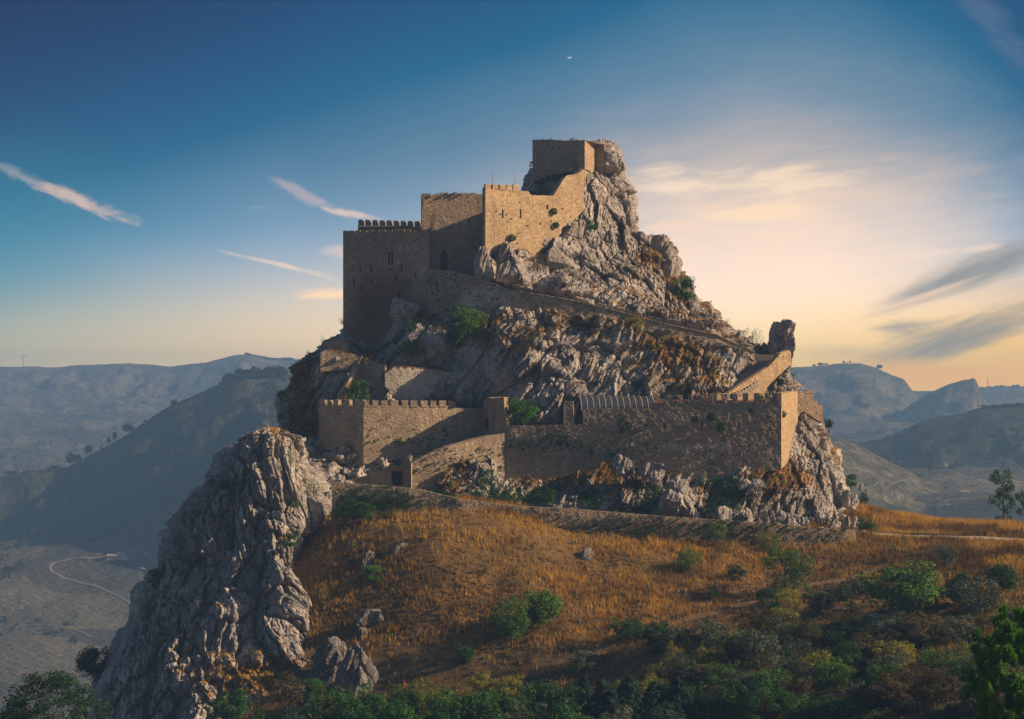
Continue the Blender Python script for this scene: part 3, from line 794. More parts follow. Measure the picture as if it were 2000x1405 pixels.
def build_rock_sheet(name, v0, v1, dv, XL, XR, ncol, depth, edge_w, edge_d, back, seed, tilt, a1, vegfn, damp=None, aspect=2.6, gully=0.0):
    vs = np.arange(v0, v1, dv); xl = np.interp(vs, XL[0], XL[1]); xr = np.interp(vs, XR[0], XR[1])
    t = np.linspace(0, 1, ncol)[None]
    U = xl[:, None] + (xr - xl)[:, None] * t; Vv = vs[:, None] + 0 * t
    D = depth(U, Vv)
    # round the flanks away from the viewer
    w = np.minimum(edge_w, (xr - xl)[:, None] * 0.35)
    el = np.clip(1 - (U - xl[:, None]) / w, 0, 1); er = np.clip(1 - (xr[:, None] - U) / w, 0, 1)
    D = D + edge_d * (1 - np.sqrt(np.clip(1 - el ** 2, 0, 1))) + edge_d * (1 - np.sqrt(np.clip(1 - er ** 2, 0, 1)))
    D = D + np.clip(1 - (Vv - v0) / 25.0, 0, 1) ** 2 * 4.0
    # rear side
    nb = 26; tb = np.linspace(0, 1, nb + 2)[1:-1][None]
    Ub = xr[:, None] + (xl - xr)[:, None] * (tb * 1.0)
    Db = np.maximum(D[:, -1:], 0) * (1 - tb) + D[:, :1] * tb + back * np.sin(pi * tb) ** 0.6
    Ua = np.concatenate([U, Ub], 1); Da = np.concatenate([D, Db], 1); Va = np.concatenate([Vv, vs[:, None] + 0 * tb], 1)
    G = np.stack([(Ua - 1000) * Da / F, Da, (HZ - Va) * Da / F], -1)
    N = face_normals(G)
    N[..., 1] = np.where(np.arange(G.shape[1])[None] < ncol, -np.abs(N[..., 1]), N[..., 1])
    # smooth direction for displacement: blend towards horizontal outward
    cen = G.mean(1, keepdims=True)
    out = G - cen; out[..., 2] = 0; out /= np.linalg.norm(out, axis=-1, keepdims=True) + 1e-9
    Nf = np.array([0.0, -0.9, 0.42]) + 0 * N; Nf = Nf * (1 - np.maximum(np.pad(el, ((0, 0), (0, nb)), constant_values=1), np.pad(er, ((0, 0), (0, nb)), constant_values=1)))[..., None] + out * np.maximum(np.pad(el, ((0, 0), (0, nb)), constant_values=1), np.pad(er, ((0, 0), (0, nb)), constant_values=1))[..., None]
    Nf /= np.linalg.norm(Nf, axis=-1, keepdims=True) + 1e-9
    flat = G.reshape(-1, 3)
    d = rock_disp(flat, seed, tilt, a1, aspect, gully).reshape(G.shape[:2]) - 0.8 * np.maximum(np.pad(el, ((0, 0), (0, nb)), constant_values=1), np.pad(er, ((0, 0), (0, nb)), constant_values=1)) ** 2
    if damp is not None: d = damp(Ua, Va, d)
    G2 = G + Nf * d[..., None]
    N2 = face_normals(G2); up = np.abs(N2[..., 2]) * (N2[..., 1] < 0.3)
    veg = vegfn(Ua, Va, G2, np.where(N2[..., 2] > 0, N2[..., 2], 0) if N2[..., 2].mean() > 0 else np.where(-N2[..., 2] > 0, -N2[..., 2], 0))
    nr, ncl = G2.shape[:2]; i = np.arange(nr * ncl).reshape(nr, ncl); i = np.concatenate([i, i[:, :1]], 1)
    Fc = np.stack([i[:-1, :-1], i[1:, :-1], i[1:, 1:], i[:-1, 1:]], -1).reshape(-1, 4)
    V = G2.reshape(-1, 3)
    # lid
    c = len(V); top = G2[0].mean(0) + np.array([0, 0, 0.1]); V = np.concatenate([V, top[None]], 0)
    tri = np.stack([i[0, :-1], i[0, 1:], np.full(ncl, c)], 1)
    me = mesh_np(name, V, [Fc, tri], attrs={'veg': np.append(veg.ravel(), 0)}, smooth=False)
    return tag(link(name, me, M['rock']), kind='structure'), G2, veg, N2, (Ua, Va)


XLm = ([280, 330, 375, 440, 500, 600, 626, 646, 655, 674, 695, 715, 751, 769, 787, 836, 900, 960, 1080],
       [1152, 1032, 1016, 960, 715, 690, 671, 648, 642, 624, 598, 574, 563, 548, 541, 541, 560, 590, 600])
XRm = ([280, 288, 300, 330, 350, 360, 380, 400, 430, 455, 464, 468, 480, 500, 520, 540, 548, 560, 600, 630, 650, 665, 680, 686, 700, 740, 762, 790, 830, 855, 900, 922, 965, 1025, 1080],
       [1188, 1206, 1216, 1224, 1225, 1230, 1240, 1247, 1250, 1254, 1272, 1292, 1305, 1318, 1331, 1333, 1345, 1354, 1380, 1408, 1432, 1456, 1490, 1544, 1545, 1556, 1566, 1592, 1612, 1632, 1650, 1660, 1672, 1677, 1681])


def veg_main(U, Vv, G, nz):
    Q = G.reshape(-1, 3)
    n = fbm(Q * 0.16, 4, 77).reshape(nz.shape)
    n2 = fbm(Q * 0.8, 3, 79).reshape(nz.shape)
    v = sstep(nz, 0.45, 0.85) * 0.45 + n * 1.15 + n2 * 0.2 - 0.06
    def g(cx, cy, rx, ry, a): return a * np.exp(-((U - cx) / rx) ** 2 - ((Vv - cy) / ry) ** 2)
    v = v + g(1250, 510, 50, 70, .45) + g(1330, 590, 50, 40, .3) + g(1000, 640, 90, 40, .4) + g(900, 660, 60, 60, .35) + g(1330, 680, 60, 30, .3) + g(1420, 670, 50, 22, .35)
    v = v + g(1150, 930, 200, 60, .6) + g(1400, 980, 60, 40, .7) + g(1560, 960, 60, 70, .7) + g(1250, 1000, 90, 30, .4) + g(900, 1000, 90, 40, .5) + g(590, 760, 35, 90, .9) + g(830, 680, 120, 30, .3) + g(820, 620, 60, 18, .5)
    v = v - g(660, 900, 60, 40, 1.0) - g(820, 880, 110, 20, .9) - g(650, 760, 30, 50, .8) - g(1320, 980, 28, 40, .9) - g(960, 950, 50, 40, .6) - g(1200, 380, 60, 100, .5) - g(1170, 500, 60, 50, .15)
    eb = np.interp(U, [a[0] for a in W['E']['bot']], [a[1] for a in W['E']['bot']]); et = np.interp(U, [a[0] for a in W['E']['top']], [a[1] for a in W['E']['top']])
    v = v - 0.9 * sstep(Vv, et - 8, et - 2) * (1 - sstep(Vv, eb - 2, eb + 8)) * (U > 830) * (U < 1480)
    v = v + g(880, 790, 60, 25, .3) + g(1500, 930, 40, 30, .6)
    return v


def damp_main(U, Vv, d):
    # keep the relief from swallowing the walls: it may sink but hardly rise where masonry stands
    lim = np.full(U.shape, 9.0)
    for k, w in W.items():
        bx = [a[0] for a in w['bot']]; by = [a[1] for a in w['bot']]; ty = [a[1] for a in w['top']]; tx = [a[0] for a in w['top']]
        b = np.interp(U, bx, by); t = np.interp(U, tx, ty)
        ins = sstep(U, bx[0] - 10, bx[0]) * (1 - sstep(U, bx[-1], bx[-1] + 10)) * sstep(Vv, t - 12, t) * (1 - sstep(Vv, b - 6, b + 16))
        lim = lim * (1 - ins) - 0.1 * ins
    return np.minimum(d, lim) * np.where(lim < 1, 0.7, 1.0)


rock_obj, RG, RV, RN, RUV = build_rock_sheet('castle_rock', 281, 1078, 1.55, XLm, XRm, 640, rock_depth, 42, 9.0, 26, 11, 33, 0.95, veg_main, damp_main, 2.6, 0.55)

# ------------------------------------------------------------------ the crag on the left
XLc = ([838, 845, 857, 874, 920, 945, 949, 982, 999, 1016, 1045, 1107, 1130, 1157, 1224, 1236, 1300, 1340, 1420], [531, 519, 483, 437, 410, 404, 384, 358, 352, 333, 325, 317, 287, 262, 244, 221, 196, 181, 165])
XRc = ([838, 845, 853, 856, 870, 916, 924, 941, 970, 1000, 1020, 1053, 1080, 1095, 1111, 1136, 1195, 1261, 1300, 1365, 1420], [534, 552, 578, 588, 598, 614, 622, 634, 640, 648, 646, 622, 605, 600, 612, 624, 626, 628, 632, 640, 648])
crag_ctrl = np.array([(535, 845, 228), (450, 900, 229), (560, 900, 224), (620, 930, 226), (400, 1000, 228), (520, 1000, 221), (600, 1000, 222), (340, 1080, 228), (450, 1100, 219), (560, 1100, 216.5), (620, 1100, 219),
                      (270, 1200, 226), (380, 1200, 216), (500, 1200, 213.0), (600, 1180, 214), (200, 1330, 224), (320, 1300, 212), (450, 1300, 208.5), (580, 1300, 209), (250, 1420, 212), (400, 1420, 203), (600, 1420, 203), (660, 980, 226), (645, 950, 226)])
crag_depth = tps_fit(crag_ctrl[:, :2], crag_ctrl[:, 2], 0.001)


def veg_crag(U, Vv, G, nz):
    Q = G.reshape(-1, 3); n = fbm(Q * 0.2, 4, 87).reshape(nz.shape); n2 = fbm(Q * 0.9, 3, 89).reshape(nz.shape)
    v = sstep(nz, 0.55, 0.9) * 0.45 + n * 0.5 + n2 * 0.25 - 0.1
    def g(cx, cy, rx, ry, a): return a * np.exp(-((U - cx) / rx) ** 2 - ((Vv - cy) / ry) ** 2)
    return v + g(480, 1330, 110, 45, .75) + g(560, 1050, 40, 25, .35) + g(545, 1040, 30, 20, .3) + g(620, 1330, 30, 40, .4) + g(600, 940, 14, 25, .3) - g(500, 950, 80, 60, .3)


crag_obj, CG, CV, CN, CUV = build_rock_sheet('rock_crag', 838, 1425, 1.3, XLc, XRc, 340, crag_depth, 60, 10.0, 16, 211, -16, 1.0, veg_crag, None, 3.0, 1.25)

# ------------------------------------------------------------------ masonry builders
def g2(px, py, cx, cy, rx, ry): return np.exp(-((px - cx) / rx) ** 2 - ((py - cy) / ry) ** 2)


def arch_pts(x0, x1, y0, y1, kind):
    """outline, counter-clockwise from lower left, in photograph units"""
    if kind == 'rect': return [(x0, y1), (x1, y1), (x1, y0), (x0, y0)]
    c = (x0 + x1) / 2; r = (x1 - x0) / 2; hs = y0 + r * 1.5
    pts = [(x0, y1), (x1, y1), (x1, hs)]
    for k in range(1, 5):
        a = k / 5; pts.append((x1 - r * (1 - math.sqrt(1 - a * a)) * 1.0 - 0.0, hs - (hs - y0) * a))
    pts.append((c, y0))
    for k in range(4, 0, -1):
        a = k / 5; pts.append((x0 + r * (1 - math.sqrt(1 - a * a)), hs - (hs - y0) * a))
    pts.append((x0, hs))
    return pts


def wall_frame(key, px):
    """position on the plan and the inward normal"""
    y = wy(key, px); x = (px - 1000) * y / F
    e = 0.5; y1 = wy(key, px - e); y2 = wy(key, px + e)
    if y1 == y2 == y: y2 = y1
    tx = (px + e - 1000) * y2 / F - (px - e - 1000) * y1 / F; ty = y2 - y1
    L = math.hypot(tx, ty); return x, y, (-ty / L, tx / L), (tx / L, ty / L)


def build_wall(key, label, mat='masonry', thick=1.6, rag=0.0, openings=(), merlons=None, stains=None, step=2.0, group=None, name='castle_wall', cat='castle wall', amp=0.026, seed=0, depth_extra=1.0):
    w = W[key]
    tx = [a[0] for a in w['top']]; ty = [a[1] for a in w['top']]; bx = [a[0] for a in w['bot']]; by = [a[1] for a in w['bot']]
    x0, x1 = w['pts'][0][0], w['pts'][-1][0]
    cols = set(np.round(np.arange(x0, x1, step), 2)) | {float(x1)} | {float(a) for a in tx if x0 <= a <= x1} | {float(p[0]) for p in w['pts']}
    y_lo, y_hi = min(ty), max(by) + 14
    rows = set(np.round(np.arange(y_lo, y_hi, step * 1.15), 2)) | {float(y_hi)}
    for (a, b, c, d, kind) in openings:
        if kind == 'rect': cols |= {float(a), float(b)}; rows |= {float(c), float(d)}
        else:
            cols |= set(np.linspace(a, b, 11)); rows |= set(np.linspace(c, d, 26))
    cols = np.array(sorted(cols)); rows = np.array(sorted(rows))
    keep = np.concatenate([[True], np.diff(cols) > 0.05]); cols = cols[keep]
    keep = np.concatenate([[True], np.diff(rows) > 0.05]); rows = rows[keep]
    top = np.interp(cols, tx, ty); bot = np.interp(cols, bx, by) + 12
    if rag:
        rn = np.random.default_rng(100 + seed)
        n = np.repeat(rn.uniform(-1, 1, len(cols) // 3 + 2), 3)[:len(cols)] * 0.7 + rn.uniform(-1, 1, len(cols)) * 0.5
        top = top + n * rag
    fr = [wall_frame(key, c) for c in cols]
    X = np.array([f[0] for f in fr]); Y = np.array([f[1] for f in fr]); NX = np.array([f[2][0] for f in fr]); NY = np.array([f[2][1] for f in fr])
    s = np.concatenate([[0], np.cumsum(np.hypot(np.diff(X), np.diff(Y)))])
    R = np.clip(rows[:, None], top[None], bot[None])
    Zz = (HZ - R) * Y[None] / F
    Gx = np.broadcast_to(X[None], R.shape).copy(); Gy = np.broadcast_to(Y[None], R.shape).copy()
    Q = np.stack([Gx.ravel(), Gy.ravel(), Zz.ravel()], 1)
    d = (fbm(Q * 1.6, 3, 5 + seed) * 1.5 + vnoise(Q * 5.5, 8) * 0.8 + fbm(Q * 0.25, 2, 4) * 2.5).reshape(R.shape) * amp
    Gx -= NX[None] * d; Gy -= NY[None] * d
    V = np.stack([Gx, Gy, Zz], -1)
    nr, nc = R.shape
    i = np.arange(nr * nc).reshape(nr, nc)
    quads = np.stack([i[:-1, :-1], i[1:, :-1], i[1:, 1:], i[:-1, 1:]], -1).reshape(-1, 4)
    h = (R[1:] - R[:-1]); hq = np.maximum(h[:, :-1], h[:, 1:]).reshape(-1) > 1e-4
    cx = (cols[:-1] + cols[1:]) / 2; cyc = ((R[1:] + R[:-1]) / 2); cyq = (cyc[:, :-1] + cyc[:, 1:]) / 2; cxq = np.broadcast_to(cx[None], cyq.shape)
    hole = np.zeros(cyq.shape, bool)
    for (a, b, c, dd, kind) in openings:
        inn = (cxq > a) & (cxq < b) & (cyq > c) & (cyq < dd)
        if kind != 'rect':
            cc = (a + b) / 2; r = (b - a) / 2; hs = c + r * 1.5
            t = np.clip((hs - cyq) / (hs - c), 0, 1); half = r * np.sqrt(1 - t * t)
            inn &= np.abs(cxq - cc) < half + 0.1
        hole |= inn
    quads = quads[hq & ~hole.ravel()]
    # back, rim and ends
    bz_t = (HZ - top) * Y / F; bz_b = (HZ - bot) * Y / F
    B = np.stack([np.stack([X + NX * thick, Y + NY * thick, bz_t], -1), np.stack([X + NX * thick, Y + NY * thick, bz_b], -1)], 0)
    o = nr * nc; ib = o + np.arange(2 * nc).reshape(2, nc)
    rim = np.stack([i[0, :-1], i[0, 1:], ib[0, 1:], ib[0, :-1]], -1)
    bck = np.stack([ib[0, :-1], ib[0, 1:], ib[1, 1:], ib[1, :-1]], -1)
    # ends need their own chain down the edge: fan between front column and the back edge
    o2_ = o + 2 * nc; EV, EU, EF = [], [], []
    for side, cidx in ((0, 0), (1, nc - 1)):
        nd_ = 5; base_i = o2_ + len(EV)
        for r_ in range(nr):
            for q_ in range(nd_):
                f_ = q_ / (nd_ - 1); p_ = V[r_, cidx]; bp = np.array([X[cidx] + NX[cidx] * thick, Y[cidx] + NY[cidx] * thick, p_[2]])
                EV.append(p_ * (1 - f_) + bp * f_); EU.append((s[cidx] + seed * 13.7 + (thick * f_ if side else -thick * f_), p_[2]))
        for r_ in range(nr - 1):
            if R[r_ + 1, cidx] - R[r_, cidx] < 1e-4: continue
            for q_ in range(nd_ - 1):
                a_ = base_i + r_ * nd_ + q_; EF.append((a_, a_ + nd_, a_ + nd_ + 1, a_ + 1) if side else (a_, a_ + 1, a_ + nd_ + 1, a_ + nd_))
    Vall = np.concatenate([V.reshape(-1, 3), B.reshape(-1, 3), np.array(EV)], 0)
    uvf = np.stack([np.broadcast_to(s[None], R.shape).ravel() + seed * 13.7, Zz.ravel()], 1)
    uvb = np.concatenate([np.stack([s + seed * 13.7, bz_t + thick], 1), np.stack([s + seed * 13.7, bz_b], 1), np.array(EU)], 0)
    stain = np.zeros((len(Vall), 3))
    if stains:
        px = np.broadcast_to(cols[None], R.shape).ravel(); py = R.ravel()
        for (k, a, b, c, dd, amt) in stains: stain[:nr * nc, {'d': 0, 'w': 1, 'r': 2}[k]] += amt * g2(px, py, a, b, c, dd)
    me = mesh_np(name, Vall, [np.concatenate([quads, rim, bck, np.array(EF)])], uv=np.concatenate([uvf, uvb]), attrs={'stain': stain}, smooth=False)
    base = fr[len(fr) // 2]
    root = tag(link(name, me, M[mat]), label, cat, group)
    # openings: jambs and what closes them
    for (a, b, c, dd, kind) in openings:
        pts = arch_pts(a, b, c, dd, kind)
        deep = 0.9 if kind == 'rect' and (b - a) < 8 else 1.2
        if deep > thick - 0.1: deep = thick - 0.12
        front, backv = [], []
        for (u, v) in pts:
            x, y, n, t = wall_frame(key, u); z = (HZ - v) * y / F
            front.append((x + n[0] * -0.0, y - 0.0, z)); backv.append((x + n[0] * deep, y + n[1] * deep, z))
        n = len(pts); V2 = np.array(front + backv)
        q = np.array([[k, k + n, (k + 1) % n + n, (k + 1) % n] for k in range(n)])
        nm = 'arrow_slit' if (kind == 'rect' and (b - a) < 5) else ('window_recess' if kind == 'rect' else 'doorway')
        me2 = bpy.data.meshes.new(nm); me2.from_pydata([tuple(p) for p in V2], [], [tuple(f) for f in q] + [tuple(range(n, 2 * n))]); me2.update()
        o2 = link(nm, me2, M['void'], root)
        if nm == 'doorway' and (b - a) > 7:
            # wooden leaf a little in front of the rear of the recess
            V3 = []
            for (u, v) in pts:
                x, y, nn, t = wall_frame(key, u); z = (HZ - v) * y / F; V3.append((x + nn[0] * (deep - 0.12), y + nn[1] * (deep - 0.12), z))
            me3 = bpy.data.meshes.new('door'); me3.from_pydata(V3, [], [tuple(range(n))]); me3.update()
            link('door', me3, M['wood'], root)
    for mset in (merlons or []):
        for (a, b, c, dd) in mset:
            rn = random.Random(int(a * 7 + c))
            prism(key, a, b, c, dd + 2.5, 0.55 if b - a < 24 else 0.8, 'merlon', root, M[mat], rn, seed)
    return root


def prism(key, a, b, c, dd, thick, name, parent, mat, rn, seed=0, off=0.04, jit=0.35):
    """a roughly squared block of masonry standing on a wall"""
    us = np.linspace(a, b, 4); vs = np.linspace(c, dd, 4)
    V, uv = [], []
    for layer in (0, 1):
        for v in vs:
            for u in us:
                x, y, n, t = wall_frame(key, u)
                y0 = y
                vv = v + (rn.uniform(-jit, jit) * 1.6 if v == vs[0] else 0); uu = rn.uniform(-jit, jit) * 0.07
                dz = -off + layer * thick
                V.append((x + t[0] * uu + n[0] * dz, y + t[1] * uu + n[1] * dz + rn.uniform(-.02, .02), (HZ - vv) * y0 / F))
                uv.append((t[0] * x + t[1] * y + layer * 0.7 + seed * 3.1, (HZ - vv) * y0 / F))
    Fc = []
    idx = lambda l, r, k: l * 16 + r * 4 + k
    for r in range(3):
        for k in range(3):
            Fc.append((idx(0, r, k), idx(0, r + 1, k), idx(0, r + 1, k + 1), idx(0, r, k + 1)))
            Fc.append((idx(1, r, k), idx(1, r, k + 1), idx(1, r + 1, k + 1), idx(1, r + 1, k)))
    for k in range(3):
        Fc.append((idx(0, 0, k), idx(0, 0, k + 1), idx(1, 0, k + 1), idx(1, 0, k)))
        Fc.append((idx(0, 3, k + 1), idx(0, 3, k), idx(1, 3, k), idx(1, 3, k + 1)))
        Fc.append((idx(0, k, 0), idx(1, k, 0), idx(1, k + 1, 0), idx(0, k + 1, 0)))
        Fc.append((idx(0, k, 3), idx(0, k + 1, 3), idx(1, k + 1, 3), idx(1, k, 3)))
    me = mesh_np(name, V, np.array(Fc), uv=np.array(uv), attrs={'stain': np.zeros((len(V), 3))})
    return link(name, me, mat, parent)


def mer(x0, x1, n, w, top, base, jitter=0.8, seed=0):
    r = random.Random(seed + int(x0)); out = []
    for k in range(n):
        a = x0 + (x1 - x0 - w) * k / max(1, n - 1)
        tp = top[0] + (top[1] - top[0]) * k / max(1, n - 1) if isinstance(top, tuple) else top
        bs = base[0] + (base[1] - base[0]) * k / max(1, n - 1) if isinstance(base, tuple) else base
        out.append((a + r.uniform(-jitter, jitter) * .6, a + w + r.uniform(-jitter, jitter) * .6, tp + r.uniform(-jitter, jitter), bs))
    return out


def slit(cx, cy, w=3, h=12): return (cx - w / 2, cx + w / 2, cy - h / 2, cy + h / 2, 'rect')


# ---- the keep
build_wall('A', 'tall shadowed keep wall with brown damp stains at the left end of the castle', seed=1, thick=2.5, rag=0.5,
           openings=[slit(760, 505, 3.4, 25), slit(766, 505, 3.4, 25), slit(725, 525), slit(784, 523, 3, 14), slit(774, 543), slit(812, 537, 2.6, 11), slit(692, 552, 3, 15), slit(707, 560, 3, 12), slit(725, 552, 2.6, 9),
                     slit(737, 557, 2.4, 7), slit(780, 575, 3.6, 15), slit(763, 527, 4, 4), slit(705, 530, 3, 3), slit(692, 530, 2.6, 2.6), slit(703, 520, 3, 3), slit(755, 573, 2.4, 2.4)],
           merlons=[[(670, 683, 451, 455), (684.5, 691.5, 450.5, 455), (694, 703, 450.5, 455), (706, 716, 451, 455), (719, 728, 450.5, 454.5), (731, 740, 450, 454.5), (743, 752, 449.5, 454), (756, 766, 450, 454), (769, 778, 449.5, 454), (781, 789, 449, 454), (793, 801, 449, 453.5), (806, 815, 448.5, 453.5), (819, 827, 448.5, 453)]],
           stains=[('d', 735, 595, 42, 55, 0.55), ('d', 715, 615, 26, 40, .35), ('r', 745, 600, 75, 80, 1.0), ('d', 800, 555, 40, 18, 0.5), ('r', 745, 470, 50, 30, 0.4), ('d', 790, 500, 14, 26, .45), ('r', 720, 655, 60, 20, .5)])
build_wall('B', 'plain tall wall with a pointed doorway between the stained keep and the sunlit wall', seed=2, thick=3.0, rag=0.3,
           openings=[(860.5, 874, 490, 528, 'arch'), slit(915.5, 433, 2.6, 11), slit(847, 452, 2.6, 6)], stains=[('d', 900, 480, 50, 60, .25), ('r', 920, 470, 30, 50, .3)])
build_wall('C', 'sunlit golden wall with battlements climbing to the summit rock', 'masonry_sunlit', seed=3, thick=0.8, rag=0.5,
           openings=[slit(982, 418, 2.8, 16), slit(1017, 418, 2.8, 17), slit(1069, 405, 4, 9), slit(1055, 437, 3, 5)],
           merlons=[[(948, 958.5, 360, 368), (962, 973, 361, 370), (976, 987, 361, 371), (989, 1000, 361.5, 371), (1002, 1012.5, 361, 372)]],
           stains=[('d', 966, 410, 8, 40, 0.35), ('d', 1025, 430, 20, 40, 0.25), ('w', 1005, 440, 30, 20, .3)])
build_wall('D', 'square ruined tower face on the very top of the rock', seed=4, thick=5.5, rag=0.6, step=1.8, name='summit_tower', cat='tower')
build_wall('D2', 'narrow sunlit flank wall running down beside the summit tower', 'masonry_sunlit', seed=5, thick=1.0, rag=0.4, step=1.4)
# rear battlement of the left keep with its low roof
W['A2'] = dict(pts=[(699, 268), (826, 265)], top=[(699, 441), (826, 443)], bot=[(699, 470), (826, 470)])
build_wall('A2', 'inner battlement row rising behind the left keep wall', seed=6, thick=0.8,
           merlons=[[(700 + 13.75 * k, 709.3 + 13.75 * k, 429.5 + k * 0.35, 442) for k in range(9)], [(824.5, 828, 433, 442)]])


def quad_obj(name, pts, th, mat, parent=None, down=True):
    """slab from 4 corners with thickness th measured downwards"""
    pts = [np.array(p, float) for p in pts]; V = pts + [p - np.array([0, 0, th]) for p in pts]
    me = bpy.data.meshes.new(name); me.from_pydata([tuple(v) for v in V], [], [(0, 1, 2, 3), (7, 6, 5, 4), (0, 4, 5, 1), (1, 5, 6, 2), (2, 6, 7, 3), (3, 7, 4, 0)]); me.update()
    return link(name, me, mat, parent)


rt = empty('lean_to_roof', P(760, 447, 262)); tag(rt, 'low flat roof on beams behind the left keep battlement', 'roof')
inv = np.array(rt.location)
quad_obj('roof_slab', [P(702, 444.5, 260) - inv, P(800, 441.5, 260) - inv, P(800, 441, 266) - inv, P(702, 441, 266) - inv], 0.25, M['wood'], rt)
for k, px in enumerate((770, 783, 797)):
    quad_obj('roof_post', [P(px, 446, 260.6) - inv, P(px + 1.5, 446, 260.6) - inv, P(px + 1.5, 446, 260.9) - inv, P(px, 446, 260.9) - inv], 1.6, M['plaster'], rt)
quad_obj('roof_beam', [P(766, 444.6, 260.3) - inv, P(800, 444.4, 260.3) - inv, P(800, 444.4, 260.9) - inv, P(766, 444.6, 260.9) - inv], 0.22, M['plaster'], rt)

# corbelled strip on the left edge of the doorway wall
cb = empty('corbelled_parapet', P(832, 385, 258.3)); tag(cb, 'broken corbelled parapet corner on the left edge of the doorway wall', 'parapet')
inv = np.array(cb.location)
for (a, b, c, dd, t) in [(822.5, 842, 378.5, 384, 0.7), (824, 830, 384, 392, 0.6), (825.5, 830, 392, 400, .5), (826.5, 829.5, 400, 408, .4)]:
    r = random.Random(int(c)); y = 257.9
    p0, p1 = P(a, c, y) - inv, P(b, c, y) - inv
    quad_obj('corbel_stone', [p0, p1, p1 + (0, t, 0), p0 + (0, t, 0)], (dd - c) * y / F, M['masonry'], cb)

# ---- ramp wall
build_wall('E', 'long rampart wall sloping down right beneath the keep doorway', mat='masonry_grey', seed=7, thick=2.4, rag=0.35,
           stains=[('w', 960, 575, 60, 22, 0.9), ('w', 915, 590, 30, 14, 0.7), ('d', 840, 560, 30, 18, .3), ('r', 870, 590, 40, 20, .4), ('d', 1200, 615, 100, 12, .25)])
W['E2'] = dict(pts=[(a, y - .12) for a, y in W['E']['pts']], top=[(a, b - 1.6) for a, b in W['E']['top']], bot=[(a, b - 11.2) for a, b in W['E']['top']])
build_wall('E2', 'coping strip painted bright as the sunlit top edge of the sloping rampart', 'masonry_sunlit', thick=0.6, rag=0.5, seed=31, name='rampart_lit_edge', cat='coping')  # brighter stone colour paints the thin sunlit edge of the rampart
# ---- lower ring
build_wall('F1', 'bastion face turned left into the shade, low on the left side', mat='masonry_grey', seed=8, thick=1.2, name='bastion_wall', cat='bastion',
           merlons=[[(622, 634, 781, 792), (651, 661, 781, 792), (672, 683, 781, 792), (693, 709.5, 781, 792), (640, 646, 782, 792)]], stains=[('d', 690, 830, 20, 30, .5), ('r', 660, 810, 40, 30, .3)])
build_wall('F2', 'low battlemented curtain wall running right from the bastion corner to the gate tower', mat='masonry_grey', seed=9, thick=1.2,
           merlons=[[(712, 721, 783, 793), (727, 739, 782, 793), (745, 757, 782, 793), (764, 778, 782, 793), (785, 797, 782, 793), (802, 815, 782, 793), (822, 835, 782.5, 793), (841, 852, 783, 793), (858, 871, 783, 793), (877, 889, 783.5, 793)]],
           stains=[('w', 760, 860, 40, 20, .3), ('d', 900, 830, 30, 25, .3)])
build_wall('G', 'slender ruined gate tower with a pointed arch beside the green fig tree', mat='masonry_grey', seed=10, thick=2.2, rag=0.9, step=1.6, name='gate_tower', cat='tower',
           openings=[(947.5, 953.5, 815, 851, 'arch'), slit(949.5, 802, 1.8, 7)], stains=[('r', 964, 820, 6, 30, .6)])
build_wall('H1', 'lower curtain wall stretch dotted with plants, left of the barrel roof', mat='masonry_grey', seed=11, thick=1.3, rag=0.7,
           stains=[('d', 1060, 870, 60, 14, .25), ('r', 1080, 895, 60, 14, .3)])
build_wall('H2', 'long battlemented front wall of the lower ring below the barrel roof', mat='masonry_grey', seed=12, thick=1.3, rag=0.3,
           openings=[slit(1298.5, 832, 3, 13), slit(1371, 833, 3, 15), slit(1444, 832, 3, 13), slit(1224.5, 830, 2.4, 12), slit(1188, 811, 2, 4), slit(1304, 801, 3, 3)],
           merlons=[[(1280, 1290, 775.0, 785), (1301, 1312, 774.0, 785), (1323, 1333, 773.0, 785), (1344, 1354, 772.0, 785), (1365, 1376, 771.0, 785), (1387, 1398, 770.5, 785), (1409, 1420, 770.0, 785), (1430, 1441, 769.0, 785), (1451, 1461, 768.0, 785), (1473, 1483, 768.0, 785), (1494, 1504, 767.5, 785), (1514, 1526, 767.0, 785)]],
           stains=[('w', 1340, 873, 60, 8, .75), ('w', 1420, 870, 30, 8, .6), ('w', 1460, 825, 16, 16, .5), ('w', 1290, 840, 60, 24, .3), ('r', 1330, 863, 60, 4, .5), ('r', 1190, 845, 50, 5, .5), ('d', 1390, 905, 24, 20, .5)])
build_wall('I', 'sunlit right end wall of the lower ring', 'masonry_sunlit', seed=13, thick=1.2, step=1.3,
           merlons=[[(1526, 1558, 760, 768)][:0]])
build_wall('J', 'stepped wall descending the cliff behind the sunlit end wall', seed=14, thick=0.9, step=1.6, rag=0.3,
           merlons=[[(1557, 1562, 762, 765), (1575, 1587, 762.5, 766)]])
build_wall('K1', 'ramp wall covered with tufts climbing from the small gatehouse to the gate tower', mat='masonry_grey', seed=15, thick=2.0, rag=0.4, stains=[('w', 815, 915, 14, 20, .2)])  # pale patch paints the sunlit left end of the ramp wall
build_wall('K3', 'low approach wall left of the small gatehouse door', mat='masonry_grey', seed=16, thick=0.6, rag=0.3)
build_wall('K2', 'small gatehouse with a dark square doorway under a timber lintel', seed=17, thick=2.4, name='gatehouse', cat='gatehouse',
           openings=[(765.5, 786, 921, 949, 'rect')])
gh = empty('timber_canopy', P(776, 914, 235.6)); tag(gh, 'weathered timber canopy over the small gatehouse doorway', 'canopy')
inv = np.array(gh.location)
for k in range(3):
    a, b, c, y = 761, 790, 912.5 + k * 2.2, 235.5 - k * 0.12
    quad_obj('beam', [P(a, c, y) - inv, P(b, c - 1.6, y) - inv, P(b, c - 1.6, y + 0.6) - inv, P(a, c, y + 0.6) - inv], 0.11, M['wood'], gh)
